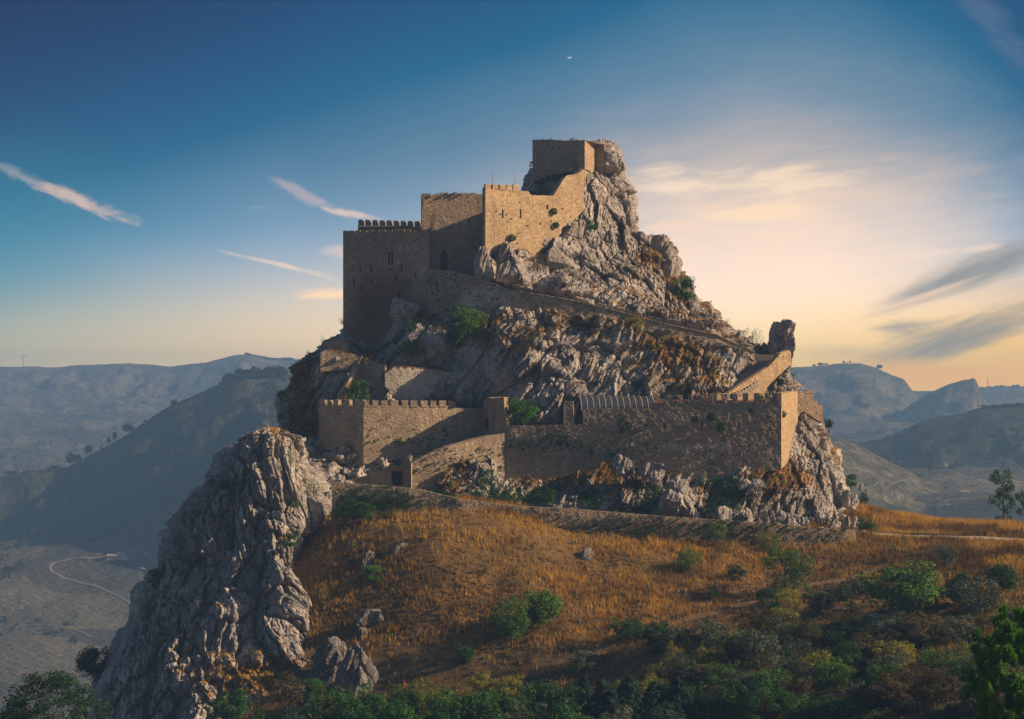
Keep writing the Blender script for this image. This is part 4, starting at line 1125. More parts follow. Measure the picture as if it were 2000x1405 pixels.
build_wall('L', 'long low retaining wall overgrown with creepers above the golden slope', mat='masonry_grey', seed=18, thick=0.7, rag=0.3, name='retaining_wall', cat='wall',
           stains=[('d', 760, 985, 90, 20, .8), ('d', 1000, 1005, 120, 12, .7), ('d', 1250, 1035, 200, 22, 1.2), ('d', 1500, 1050, 160, 24, 1.2)])
build_wall('M1', 'pale ruined wall fragment with a grassy top standing in the rocks', 'masonry_white', seed=19, thick=1.2, rag=0.6, name='ruined_wall', cat='ruined wall', stains=[('w', 800, 745, 40, 30, .6)])
build_wall('M2', 'short ruined wall joining the buttress to the pale fragment', seed=20, thick=0.8, rag=0.6, name='ruined_wall', cat='ruined wall', stains=[('w', 735, 730, 14, 20, .6), ('d', 748, 735, 5, 14, .9)])
build_wall('M3', 'sloping buttress wall stub with a sunlit edge behind the green tree', seed=21, thick=0.45, rag=0.5, name='ruined_wall', cat='ruined wall')
build_wall('M4', 'crumbling terrace wall below the left foot of the keep', seed=22, thick=0.9, rag=0.9, name='ruined_wall', cat='ruined wall')
W['M5'] = dict(pts=[(632, 254.5), (676, 253.5)], top=[(632, 672), (645, 664), (668, 664), (676, 672)], bot=[(632, 682), (676, 684)])
build_wall('M5', 'curved heap of dry stone walling just under the keep corner', seed=23, thick=1.4, rag=1.0, name='ruined_wall', cat='ruined wall')
build_wall('N', 'sunlit parapet wall rising beside the stairway on the right', 'masonry_sunlit', seed=24, thick=0.7, rag=0.3)

# terracotta walk seen through the crenels and the tiled end of the vault
tw = empty('wall_walk', P(1400, 785, 240)); tag(tw, 'terracotta topped wall walk glimpsed between the front merlons', 'walkway')
inv = np.array(tw.location)
for k in range(12):
    a = 1279 + k * 20.4; b = a + 20.1; y = 239.2
    quad_obj('coping_slab', [P(a, 782.0, y) - inv, P(b, 781.7, y) - inv, P(b, 781.2, y + 1.3) - inv, P(a, 781.4, y + 1.3) - inv], 0.35, M['tile'], tw)

# ---- barrel roof
def barrel():
    root = empty('barrel_roof', P(1200, 800, 241)); tag(root, 'dark barrel vaulted sheet roof with pale ribs on the lower castle hall', 'roof')
    o = np.array(root.location)
    A0 = P(1129, 800, 243.2); A1 = P(1270, 800, 244.6)      # axis at springing height
    A0[2] = A1[2] = P(1130, 802, 240)[2]
    ax = (A1 - A0); L = np.linalg.norm(ax); ax /= L
    side = np.array([ax[1], -ax[0], 0.0])                    # towards the viewer
    rw, rh = 2.45, P(0, 772.5, 241)[2] - A0[2]
    nseg = 12; m = 14
    def arc(s, rr=1.0, dz=0.0):
        pts = []
        for k in range(m + 1):
            t = pi * k / m
            pts.append(A0 + ax * s + side * cos(t) * rw * rr + np.array([0, 0, (sin(t) ** 0.85 if 0 < t < pi else 0) * rh * rr + dz]) - o)
        return pts
    ds = L / nseg
    for k in range(nseg):
        s0, s1 = k * ds + 0.02, (k + 1) * ds - 0.02
        rows = [arc(s0), arc(s0 + ds * .5, 1.0), arc(s1), arc(s1, 0.97), arc(s0, 0.97)]
        V = np.array(sum(rows, [])); n = m + 1; Fc = []
        seq = [(0, 1), (1, 2), (2, 3), (3, 4), (4, 0)]
        for (a, b) in seq:
            for q in range(m): Fc.append((a * n + q, b * n + q, b * n + q + 1, a * n + q + 1))
        link('roof_panel', mesh_np('roof_panel', V, np.array(Fc), smooth=False), M['metal'], root)
    for k in range(nseg + 1):
        s = k * ds
        rows = [arc(s - 0.03, 0.985), arc(s - 0.03, 1.02), arc(s + 0.03, 1.02), arc(s + 0.03, 0.985)]
        V = np.array(sum(rows, [])); n = m + 1; Fc = []
        for (a, b) in [(0, 1), (1, 2), (2, 3), (3, 0)]:
            for q in range(m): Fc.append((a * n + q, b * n + q, b * n + q + 1, a * n + q + 1))
        link('rib', mesh_np('rib', V, np.array(Fc)), M['rib'], root)
    # gable sheet in the painted shade colour, set back in the left end, with posts and a door
    ga = arc(0.5, 0.96); base = [ga[-1] - np.array([0, 0, 1.9]), ga[0] - np.array([0, 0, 1.9])]
    me = bpy.data.meshes.new('gable'); me.from_pydata([tuple(p) for p in ga + base], [], [tuple(range(len(ga) + 2))]); me.update()
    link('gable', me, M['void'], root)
    for f in (-0.9, -0.3, 0.3, 0.9):
        c = A0 + ax * 0.3 + side * rw * f * 0.95 - o
        V = [];
        for dz in (-1.9, 0.35):
            for (u, v) in ((-.09, -.09), (.09, -.09), (.09, .09), (-.09, .09)): V.append(tuple(c + ax * u + side * v + np.array([0, 0, dz])))
        me = bpy.data.meshes.new('post'); me.from_pydata(V, [], [(0, 1, 2, 3), (7, 6, 5, 4), (0, 4, 5, 1), (1, 5, 6, 2), (2, 6, 7, 3), (3, 7, 4, 0)]); me.update()
        link('post', me, M['wood'], root)
    c0 = A0 + ax * 0.22 + side * rw * -0.95 - o; c1 = A0 + ax * 0.22 + side * rw * 0.95 - o
    quad_obj('tie_beam', [c0, c1, c1 + ax * 0.2, c0 + ax * 0.2], 0.2, M['wood'], root)
barrel()

# ---- stairway on the right
def stairs():
    path = [(1418, 770, 244.4), (1440, 762, 245.8), (1462, 747, 247.4), (1480, 733, 249), (1493, 722, 250.4), (1502, 711, 251.6), (1503, 700, 252.8), (1500, 691, 254.2)]
    root = empty('stone_stairway', P(1460, 745, 247)); tag(root, 'narrow stone stairway curving up to the jagged pinnacle', 'stairs')
    o = np.array(root.location); pts = np.array([P(*p) for p in path])
    seg = np.concatenate([[0], np.cumsum(np.linalg.norm(np.diff(pts, axis=0), axis=1))]); n = 22
    for k in range(n):
        s = seg[-1] * (k + 0.5) / n; c = np.array([np.interp(s, seg, pts[:, j]) for j in range(3)])
        c2 = np.array([np.interp(s + .3, seg, pts[:, j]) for j in range(3)]); d = c2 - c; d[2] = 0; d /= np.linalg.norm(d); sd = np.array([-d[1], d[0], 0])
        hw = 1.35; ln = seg[-1] / n * 0.9
        q = [c - d * ln - sd * hw, c + d * ln * 0.4 - sd * hw, c + d * ln * 0.4 + sd * hw * 1.3, c - d * ln + sd * hw * 1.3]
        for p in q: p[2] = c[2]
        st = quad_obj('step', [p - o for p in q], 0.55, M['plaster_grey'], root)
M['plaster_grey'] = mat_plain('worn_step_stone', (0.24, 0.20, 0.17), nscale=3)
stairs()


# ---- masts on the castle
def mast(px, pt, pb, Y, label, r=0.05):
    z0, z1 = P(px, pb, Y)[2], P(px, pt, Y)[2]; x = P(px, pb, Y)[0]
    V, Fc = [], []
    for k, (z, rr) in enumerate(((z0, r), (z0 + (z1 - z0) * .6, r * .8), (z1, r * .4))):
        for j in range(6): V.append((cos(j * pi / 3) * rr, sin(j * pi / 3) * rr, z - z0))
    for k in range(2):
        for j in range(6): Fc.append((k * 6 + j, k * 6 + (j + 1) % 6, k * 6 + 6 + (j + 1) % 6, k * 6 + 6 + j))
    me = mesh_np('lightning_rod', V, np.array(Fc)); o = link('lightning_rod', me, M['steel']); o.location = (x, Y, z0)
    tag(o, label, 'rod', 'lightning rods on the castle')
mast(962, 334, 366, 256.5, 'thin rod above the leftmost merlons of the sunlit wall')
mast(1006, 335, 370, 257.5, 'thin rod above the rightmost merlon of the sunlit wall')
mast(1140.5, 261, 276, 272.5, 'short rod on the right corner of the summit tower')
mast(1050, 268, 274, 276, 'tiny rod on the left corner of the summit tower', 0.035)


# ---- loose rocks and pinnacles
def boulder(name, px0, px1, py0, py1, Y, label, seed, cat='boulder', res=5, depth=None, group=None, warm=0.0, shape=None, lean=0.0, veg=-1.0, a1=1.0, mat='rock'):
    """outline box in photograph units at distance Y"""
    import bmesh
    bm = bmesh.new(); bmesh.ops.create_icosphere(bm, subdivisions=res, radius=1.0)
    V = np.array([v.co[:] for v in bm.verts]); Fc = np.array([[l.vert.index for l in f.loops] for f in bm.faces]); bm.free()
    w = (px1 - px0) * Y / F / 2; h = (py1 - py0) * Y / F / 2; dp = depth or w * 0.9
    # squarish blob
    rr = np.random.default_rng(seed)
    pn = rr.normal(size=(15, 3)); pn /= np.linalg.norm(pn, axis=1, keepdims=True)
    pn = np.concatenate([pn, [[1, 0, .1], [-1, 0, .1], [0, 0, 1], [0, 0, -1], [0, -1, 0.2]]]); ph = np.concatenate([rr.uniform(0.62, 0.98, 15), [1, 1, 1, 1, .9]])
    dt = V @ pn.T; rad = np.where(dt > 0.05, ph[None] / np.maximum(dt, 0.05), 9).min(1)
    Vs = V * rad[:, None]
    Vs = Vs / np.abs(Vs).max(0)
    G = Vs * np.array([w, dp, h])
    if shape is not None:
        zz = V[:, 2]; G[:, 0] = G[:, 0] * np.interp(zz, shape[0], shape[1]) + np.interp(zz, shape[0], shape[2]) * w
    G[:, 0] += lean * G[:, 2]
    cen = P((px0 + px1) / 2, (py0 + py1) / 2, Y)
    d = rock_disp(G / max(0.3, min(w, h)) ** 0.6 * 1.6 + seed * 13.0, seed, 25, a1, 2.0) * max(0.3, min(w, h)) ** 0.6 / 2.0 * 0.55
    G = G + V * d[:, None]
    vg = np.full(len(G), veg)
    me = mesh_np(name, G, Fc, attrs={'veg': vg}, smooth=False)
    o = link(name, me, M[mat]); o.location = cen
    tag(o, label, cat, group)
    return o


boulder('rock_pinnacle', 1502, 1549, 630, 745, 256, 'jagged rock pinnacle standing against the sky above the stairway', 5, 'rock', 6, 2.6,
        shape=([-1, -0.3, 0.3, 0.8, 1], [1.25, 1.1, 1.0, 1.15, 0.95], [0.1, 0.0, 0.0, 0.0, -0.05]), a1=1.2)
boulder('rock_spike', 1524, 1549, 632, 662, 255, 'horn shaped tip on the right of the pinnacle', 8, 'rock', 5, 1.2, shape=([-1, 0, 1], [1.0, 0.7, 0.35], [-.3, 0, 0.5]))
boulder('summit_rock', 1146, 1226, 283, 366, 279.5, 'rounded summit rock leaning right beside the top tower', 9, 'rock', 6, 4.0, shape=([-1, -0.3, 0.4, 1], [0.6, 0.85, 0.85, 0.3], [0.4, 0.15, 0.0, -0.15]), a1=0.7)
boulder('rock_outcrop', 1268, 1332, 465, 545, 277, 'grey double outcrop jutting from the right slope against the sky', 12, 'rock', 6, 3.0, shape=([-1, 0, 1], [1.0, 0.9, 0.5], [0.15, 0.05, -0.25]), a1=.9)
for (a, b, c, d, y, lab, s) in [(1434, 1452, 645, 668, 263, 'upright boulder left of the small bush on the right ridge', 21), (1452, 1474, 655, 685, 262, 'boulder below the small bush on the right ridge', 22),
                                (1472, 1486, 670, 690, 260, 'small boulder at the head of the stairway', 23), (1484, 1504, 669, 690, 258, 'boulder leaning on the foot of the pinnacle', 24),
                                (1384, 1394, 600, 620, 268, 'pointed stone on the skyline above the rampart slope', 25), (1392, 1404, 610, 632, 267, 'second pointed stone on the skyline, just lower', 26)]:
    boulder('boulder', a, b, c, d, y, lab, s, res=4)
boulder('rock_outcrop', 925, 968, 487, 560, 252.9, 'whitish upright rock rising in front of the keep wall right of the doorway', 31, 'rock', 6, 1.8, shape=([-1, 0, 1], [0.9, 1.0, 0.8], [0.25, 0, -0.1]))
boulder('rock_outcrop', 962, 1020, 474, 560, 254.0, 'pale rock knob at the foot of the sunlit wall', 32, 'rock', 6, 2.2, shape=([-1, 0, 1], [1.1, 1.0, 0.5], [0.1, 0, -0.1]))
boulder('rock_outcrop', 768, 834, 583, 650, 254.2, 'blue grey rock wedge where the stained keep meets the rampart', 33, 'rock', 6, 2.0, shape=([-1, -0.2, 0.6, 1], [0.3, 0.7, 1.0, 0.9], [0.1, -0.3, 0.0, 0]), lean=-0.1)
boulder('rock_outcrop', 1284, 1352, 935, 1010, 231.6, 'large pale rock with a lit right flank above the retaining wall', 34, 'rock', 6, 2.2, shape=([-1, 0, 1], [1.05, 0.85, 0.35], [0.0, 0.1, 0.35]))
boulder('rock_outcrop', 1595, 1622, 1030, 1092, 236.0, 'rock slab at the right end of the retaining wall', 35, 'rock', 5, 1.4, shape=([-1, 0, 1], [1.2, 0.9, 0.3], [0.5, 0, -0.4]))
boulder('rock_outcrop', 1555, 1600, 1040, 1075, 234.5, 'dark rock rib slanting below the retaining wall', 36, 'rock', 5, 1.4, lean=-0.5)
boulder('rock_outcrop', 1648, 1680, 960, 998, 246, 'smooth pale boulder at the cliff foot by the golden shoulder', 37, 'rock', 5, 1.5)
for (a, b, c, d, y, lab, s) in [(1130, 1160, 1071, 1104, None, 'solitary dark boulder on the right of the golden slope', 41), (955, 1003, 1048, 1063, None, 'flat white slab lying across the upper golden slope', 42),
                                (760, 792, 1060, 1092, None, 'blocky grey boulder with grass on top, left on the slope', 43), (706, 734, 1070, 1112, None, 'slanting pale slab beside the blocky boulder', 44),
                                (922, 946, 1104, 1122, None, 'small dark stone mid slope', 45), (928, 950, 1058, 1075, None, 'dark stone below the flat white slab', 46),
                                (862, 885, 1060, 1072, None, 'low stone near the blocky boulder, to its right', 47), (1318, 1352, 1146, 1172, None, 'grey boulder by the earth path on the right', 48),
                                (905, 928, 1028, 1044, None, 'stone half buried at the top of the golden slope', 49), (780, 806, 1220, 1240, None, 'pair of dark stones in the shaded lower slope', 50),
                                (700, 735, 1172, 1190, None, 'broken rock step in the rusty grass by the crag', 51), (690, 722, 1215, 1262, None, 'rock rib below the broken step', 52),
                                (1070, 1096, 982, 998, 229.4, 'rounded stone behind the retaining wall', 53), (1330, 1350, 1050, 1066, None, 'small stone under the overgrown wall', 54),
                                (838, 852, 1040, 1050, None, 'tiny stone in the upper left of the golden grass', 55), (748, 766, 1115, 1135, None, 'stone beside the small green bush', 56)]:
    yy = y or ground_hit((a + b) / 2, d - 3) + 0.8
    boulder('boulder', a, b, c + 3, d + 9, yy, lab, s, res=5 if b - a > 20 else 4, mat='rock_dark')
boulder('rock_outcrop', 640, 752, 1262, 1400, 202.5, 'square topped outcrop with a lit edge at the foot of the crag', 61, 'rock', 6, 2.6, shape=([-1, 0, 0.8, 1], [1.1, 0.95, 0.8, 0.8], [0.1, 0.0, -0.1, -0.1]), mat='rock_dark')
boulder('rock_outcrop', 596, 690, 1225, 1420, 206.0, 'tall dark rib between the crag and the square outcrop', 62, 'rock', 6, 2.0, lean=0.1, mat='rock_dark')
boulder('rock_outcrop', 696, 748, 1182, 1225, 210.8, 'broken ledge in the rusty grass right of the crag', 70, 'rock', 5, 1.2, mat='rock_dark')
boulder('rock_outcrop', 560, 632, 1345, 1430, 200, 'sunlit toe of rock above the bottom trees', 63, 'rock', 5, 1.6)
boulder('rock_outcrop', 1190, 1245, 885, 935, 236.2, 'pair of grey boulders jammed against the foot of the front wall', 64, 'rock', 5, 1.2)
boulder('rock_outcrop', 1250, 1296, 905, 940, 235.6, 'grey rocks below the front wall, right of the jammed boulders', 65, 'rock', 5, 1.2)
boulder('rock_outcrop', 1440, 1500, 930, 975, 235.4, 'dull grey outcrop in the scrub below the right part of the front wall', 66, 'rock', 5, 1.3)
ORD = ['first', 'second', 'third', 'fourth', 'fifth', 'sixth', 'seventh', 'eighth', 'ninth', 'tenth', 'eleventh', 'twelfth', 'thirteenth', 'fourteenth', 'fifteenth', 'sixteenth', 'seventeenth', 'eighteenth', 'nineteenth', 'twentieth', 'twenty-first', 'twenty-second', 'twenty-third', 'twenty-fourth', 'twenty-fifth', 'twenty-sixth']
for k in range(26):
    r = random.Random(900 + k); px = 1395 + 285 * (k / 26) + r.uniform(-5, 5); top = np.interp(px, [1395, 1480, 1560, 1680], [985, 990, 985, 1005]) + r.uniform(-4, 14); wd = r.choice([12, 15, 18, 24, 34]) * r.uniform(.9, 1.1)
    Yk = np.interp(px, [1395, 1500, 1600, 1680], [232.8, 235, 238.2, 241.8]) + r.uniform(0, .8)
    boulder('boulder', px - wd / 2, px + wd / 2, top + r.uniform(0, 14), top + 14 + wd * 1.2, Yk, ORD[k] + ' of the jumbled grey blocks, from the left, behind the retaining wall', 700 + k, res=4, lean=r.uniform(-.5, .3), group='jumbled blocks behind the retaining wall')

# ------------------------------------------------------------------ tracks on the valley floor
def ribbon(name, pts, width, label_kind='structure', lift=0.35):
    P0 = []
    for (a, b), (c, d) in zip(pts[:-1], pts[1:]):
        n = max(2, int(math.hypot(c - a, d - b) / 4))
        for k in range(n): P0.append((a + (c - a) * k / n, b + (d - b) * k / n))
    P0.append(pts[-1]); C3 = []
    for (px, py) in P0:
        y = far_hit(px, py); x = (px - 1000) * y / F; C3.append((x, y))
    C3 = np.array(C3); 
    for _ in range(12): C3[1:-1] = (C3[:-2] + C3[1:-1] * 2 + C3[2:]) / 4
    V = []
    T = np.gradient(C3, axis=0); T /= np.linalg.norm(T, axis=1, keepdims=True) + 1e-9
    for p, t in zip(C3, T):
        for s_ in (-1, 0, 1):
            x, y = p[0] - t[1] * s_ * width * .38, p[1] + t[0] * s_ * width * .38
            V.append((x, y, far_z(x, y) + lift))
    n = len(C3); Fc = []
    for k in range(n - 1):
        for j in range(2): Fc.append((k * 3 + j, k * 3 + j + 1, k * 3 + 4 + j, k * 3 + 3 + j))
    tag(link(name, mesh_np(name, V, np.array(Fc), smooth=True), M['track']), kind='structure')
ribbon('valley_road', [(330, 1084), (260, 1088), (190, 1092), (130, 1096), (98, 1104), (92, 1112), (104, 1124), (150, 1140), (205, 1153), (228, 1165)], 2.0)
ribbon('valley_road', [(228, 1165), (250, 1176), (262, 1190)], 1.6)
ribbon('valley_road', [(0, 1120), (50, 1108), (95, 1100)], 0.9)
ribbon('field_track', [(0, 1240), (60, 1222), (120, 1226), (190, 1250)], 1.0)
ribbon('field_track', [(0, 1292), (50, 1300), (110, 1284), (170, 1290)], 0.8)
ribbon('valley_road', [(0, 1168), (60, 1160), (120, 1168), (228, 1200)], 0.8)
ribbon('field_track', [(1700, 960), (1760, 940), (1850, 953)], 1.0)
ribbon('field_track', [(180, 1138), (215, 1128), (260, 1118), (290, 1122)], 0.9)
ribbon('field_track', [(0, 1188), (80, 1196), (160, 1190), (225, 1170)], 0.9)
ribbon('valley_road', [(1850, 953), (1900, 949), (1960, 946), (2040, 943)], 1.6)
ribbon('field_track', [(1780, 982), (1830, 978), (1870, 968), (1900, 962), (1872, 950)], 1.2)
ribbon('field_track', [(1700, 886), (1760, 903), (1830, 910), (1900, 914), (1915, 922)], 1.1)

# ------------------------------------------------------------------ plants
def tube(pts, rads, nseg=6):
    V, Fc = [], []
    pts = [np.array(p, float) for p in pts]
    for k, (p, r) in enumerate(zip(pts, rads)):
        t = pts[min(k + 1, len(pts) - 1)] - pts[max(k - 1, 0)]; t = t / (np.linalg.norm(t) + 1e-9)
        a = np.cross(t, [0.3, 1, 0.1]); a /= np.linalg.norm(a); b = np.cross(t, a)
        for j in range(nseg): an = 2 * pi * j / nseg; V.append(p + (a * cos(an) + b * sin(an)) * r)
    for k in range(len(pts) - 1):
        for j in range(nseg): Fc.append((k * nseg + j, k * nseg + (j + 1) % nseg, (k + 1) * nseg + (j + 1) % nseg, (k + 1) * nseg + j))
    return V, Fc


def trunk_mesh(seed, limbs, h=1.0, r=0.03, spread=0.3, start=0.25):
    rn = np.random.default_rng(seed); V, Fc = [], []
    def add(v, f):
        o = len(V); V.extend(v); Fc.extend([tuple(i + o for i in q) for q in f])
    top = h * 0.8; bend = rn.uniform(-.04, .04, 2)
    main = [(0, 0, -0.06), (bend[0] * .5, bend[1] * .5, top * 0.33), (bend[0], bend[1], top * 0.66), (bend[0] * .3, 0, top)]
    add(*tube(main, [r * 1.25, r, r * 0.7, r * 0.2], 7))
    for k in range(limbs):
        z0 = rn.uniform(start, 0.65) * h; a = 2 * pi * k / limbs + rn.uniform(-.4, .4); L = spread * rn.uniform(.6, 1)
        p0 = np.array([bend[0] * z0, bend[1] * z0, z0]); p2 = p0 + np.array([cos(a) * L, sin(a) * L, rn.uniform(.1, .3) * h]); pm = (p0 + p2) / 2 + np.array([0, 0, -.03])
        add(*tube([p0, pm, p2], [r * .55, r * .38, r * .12], 5))
    return mesh_np('trunk', V, np.array(Fc), smooth=True)


def leaf_mesh(name, pos, nrm, size, rnd, rn, elong=1.5):
    """one bent diamond per leaf"""
    n = len(pos); t = rn.normal(size=(n, 3)); t -= (t * nrm).sum(1, keepdims=True) * nrm; t /= np.linalg.norm(t, axis=1, keepdims=True) + 1e-9
    b = np.cross(nrm, t); s = np.asarray(size).reshape(-1, 1) * np.ones((n, 1))
    V = np.stack([pos - t * s * elong * 0.5, pos + b * s * 0.5 + nrm * s * .12, pos + t * s * elong * 0.5, pos - b * s * 0.5 + nrm * s * .12], 1).reshape(-1, 3)
    i = np.arange(n * 4).reshape(n, 4)
    return mesh_np(name, V, i, attrs={'rnd': np.repeat(rnd, 4)})


def crown_mesh(kind, seed):
    """unit crown: width 1, height 1, standing on z=0"""
    rn = np.random.default_rng(seed)
    def unit(n): v = rn.normal(size=(n, 3)); return v / np.linalg.norm(v, axis=1, keepdims=True)
    P_, N_, S_, R_ = [], [], [], []
    def clump(c, r, n, size, flat=1.0):
        d = unit(n); rad = rn.uniform(.45, 1.05, n) ** 0.5
        p = c + d * (rad[:, None] * r) * np.array([1, 1, flat]); nr = d + unit(n) * 0.7 + np.array([0, 0, .3]); nr /= np.linalg.norm(nr, axis=1, keepdims=True)
        P_.append(p); N_.append(nr); S_.append(size * rn.uniform(.6, 1.3, n)); R_.append(np.clip(rn.uniform(0, 1) * .5 + rn.uniform(0, .5, n), 0, 1))
    if kind in ('round', 'bush', 'loose'):
        nc = {'round': 75, 'bush': 50, 'loose': 60}[kind]
        for k in range(nc):
            d = unit(1)[0]; d[2] = d[2] * 0.9 + 0.1
            rad = rn.uniform(.35, 1.0) ** 0.5
            lob = 1 + 0.22 * sin(3 * math.atan2(d[1], d[0]) + seed) + 0.15 * sin(5 * d[2] * 3 + seed)
            base = np.array([0, 0, .55 if kind != 'bush' else .45]); c = base + d * rad * lob * np.array([.36, .36, .38 if kind != 'bush' else .42])
            clump(c, rn.uniform(.07, .15) * (1.0 if kind != 'loose' else 0.9), {'round': 95, 'bush': 90, 'loose': 60}[kind], 0.034 if kind != 'loose' else .03, 0.8)
    elif kind == 'conifer':
        for k in range(26):
            z = 0.06 + 0.9 * k / 26; R = (1 - z) ** 0.8 * 0.48 + 0.02
            for a in rn.uniform(0, 2 * pi, 7 if z < .7 else 4):
                for q in np.linspace(.25, 1, 4):
                    c = np.array([cos(a) * R * q, sin(a) * R * q, z - q * R * 0.25]); clump(c, 0.035 + .03 * (1 - z), 20, 0.026, 0.5)
    elif kind == 'cypress':
        for k in range(110):
            z = rn.uniform(0.0, 1) ; R = 0.44 * (sin(pi * min(1, z * .9 + .12)) ** .6) * (1 if z < .6 else (1 - (z - .6) / .42)); a = rn.uniform(0, 2 * pi); q = rn.uniform(.5, 1)
            clump(np.array([cos(a) * R * q, sin(a) * R * q, z]), .09, 45, .045, 0.9)
    elif kind == 'dome':
        for k in range(110):
            d = unit(1)[0]; d[2] = abs(d[2]); rad = rn.uniform(.75, 1.0)
            c = np.array([0, 0, .35]) + d * rad * np.array([.44, .44, .56]) * (1 + .06 * sin(4 * math.atan2(d[1], d[0]) + seed)); clump(c, rn.uniform(.05, .10), 75, .022, .8)
    elif kind == 'tall':
        for k in range(30):
            z = rn.uniform(.22, .97); wd = .20 + .26 * abs(sin(z * 9 + seed)) * (1 - z * .45); a = rn.uniform(0, 2 * pi); q = rn.uniform(.2, 1)
            clump(np.array([cos(a) * wd * q, sin(a) * wd * q, z]), rn.uniform(.05, .09) * 1.3, 80, .034, 0.6)
    elif kind == 'pine':
        for k in range(230):
            d = unit(1)[0]; rad = rn.uniform(.5, 1.0) ** .5; lob = 1 + .18 * sin(4 * math.atan2(d[1], d[0]) + 2 * d[2] * 3)
            c = np.array([0, 0, .52]) + d * rad * lob * np.array([.42, .42, .46]); tipd = d * .6 + np.array([0, 0, .8]); tipd /= np.linalg.norm(tipd)
            n = 150; dd = unit(n) * .55 + tipd; dd /= np.linalg.norm(dd, axis=1, keepdims=True); L = rn.uniform(.02, .085, n)
            P_.append(c + dd * L[:, None]); nr = np.cross(dd, unit(n)); nr /= np.linalg.norm(nr, axis=1, keepdims=True); N_.append(nr); S_.append(np.full(n, .014)); R_.append(np.clip(L / .085 * .8 + rn.uniform(-.1, .2, n), 0, 1))
    elif kind == 'tuft':
        clump(np.array([0, 0, .5]), .48, 420, .10, 1.0)
        for k in range(12): clump(np.array([0, 0, .5]) + unit(1)[0] * .38, .16, 40, .09, 1.0)
    elif kind == 'sparse':
        for k in range(30):
            d = unit(1)[0]; d[2] = abs(d[2]); c = np.array([0, 0, .15]) + d * rn.uniform(.2, 1) * np.array([.42, .42, .8]); clump(c, .10, 26, .03, 1.2)
    P_ = np.concatenate(P_); N_ = np.concatenate(N_); S_ = np.concatenate(S_); R_ = np.concatenate(R_)
    lo, hi = np.percentile(P_, 1, axis=0), np.percentile(P_, 99, axis=0)
    P_[:, 2] = (P_[:, 2] - lo[2]) / (hi[2] - lo[2]); P_[:, :2] /= max(hi[0] - lo[0], hi[1] - lo[1])
    return leaf_mesh('crown', P_, N_, S_, R_, rn, {'pine': 5.0, 'conifer': 2.2}.get(kind, 1.5))


PROTO = {}
def proto(kind, mat, var):
    k = (kind, mat, var)
    if k not in PROTO:
        base = ('geo', kind, var)
        if base not in PROTO: PROTO[base] = crown_mesh(kind, ((len(kind) * 7 + ord(kind[0])) * 31 + var * 101) % 9973)
        me = PROTO[base].copy(); me.materials.clear(); me.materials.append(M[mat]); PROTO[k] = me
    return PROTO[k]
TRUNK = [trunk_mesh(s_, 6, 1.0, .022, .3) for s_ in (1, 2, 3)]
for t_ in TRUNK: t_.materials.append(M['bark'])
FOL = {'round': 'broadleaf_tree', 'bush': 'shrub', 'loose': 'broadleaf_tree', 'conifer': 'conifer_tree', 'cypress': 'cypress_tree', 'dome': 'stone_pine', 'tall': 'eucalyptus_tree', 'pine': 'pine_tree', 'sparse': 'shrub', 'tuft': 'shrub'}
prn = random.Random(5)


def plant(px, top, bot, wpx, kind, mat, label, Y=None, group=None, on=None, name=None, cat=None, clear=None):
    """px, top, bot, wpx outline in the photograph; Y distance (else where it stands on the ground)"""
    if Y is None:
        if on == 'rock': Y = float(rock_depth(np.array([float(px)]), np.array([float(bot)]))[0]) - 0.9
        elif on == 'crag': Y = float(crag_depth(np.array([float(px)]), np.array([float(bot)]))[0]) - 0.9
        else: Y = ground_hit(px, bot)
    x = (px - 1000) * Y / F; zb = (HZ - bot) * Y / F; zt = (HZ - top) * Y / F
    if on is None and bot > 1300: zb = min(zb, ground_z(x, Y))
    h = zt - zb; w = wpx * Y / F
    name = name or FOL[kind]
    shrubby = kind in ('bush', 'sparse', 'tuft') or h < 1.6
    root = empty(name, (x, Y, zb), prn.uniform(0, 6.28))
    tag(root, label, cat or ('shrub' if name == 'shrub' else 'tree'), group)
    c0 = 0.0 if shrubby or kind in ('cypress', 'conifer') else {'round': .16, 'loose': .12, 'dome': .12, 'tall': 0.0, 'pine': .02}[kind]
    lim = {'round': .95, 'bush': 1.0, 'loose': 1.1, 'dome': .62, 'conifer': 1.3, 'pine': 1.6, 'sparse': 1.3}.get(kind)
    if lim and h > 1.5 and (1 - c0) * h > lim * w: c0 = 1 - lim * w / h
    cr = link('crown' if not shrubby else 'foliage', proto(kind, mat, prn.randrange(3)), None, root)
    cr.location = (0, 0, h * c0); cr.scale = (w, w, h * (1 - c0))
    if not shrubby or h > 1.2:
        tr = link('trunk' if not shrubby else 'stem', TRUNK[prn.randrange(3)], None, root)
        tr.scale = (max(w, h) * 0.8, max(w, h) * 0.8, h)
    return root

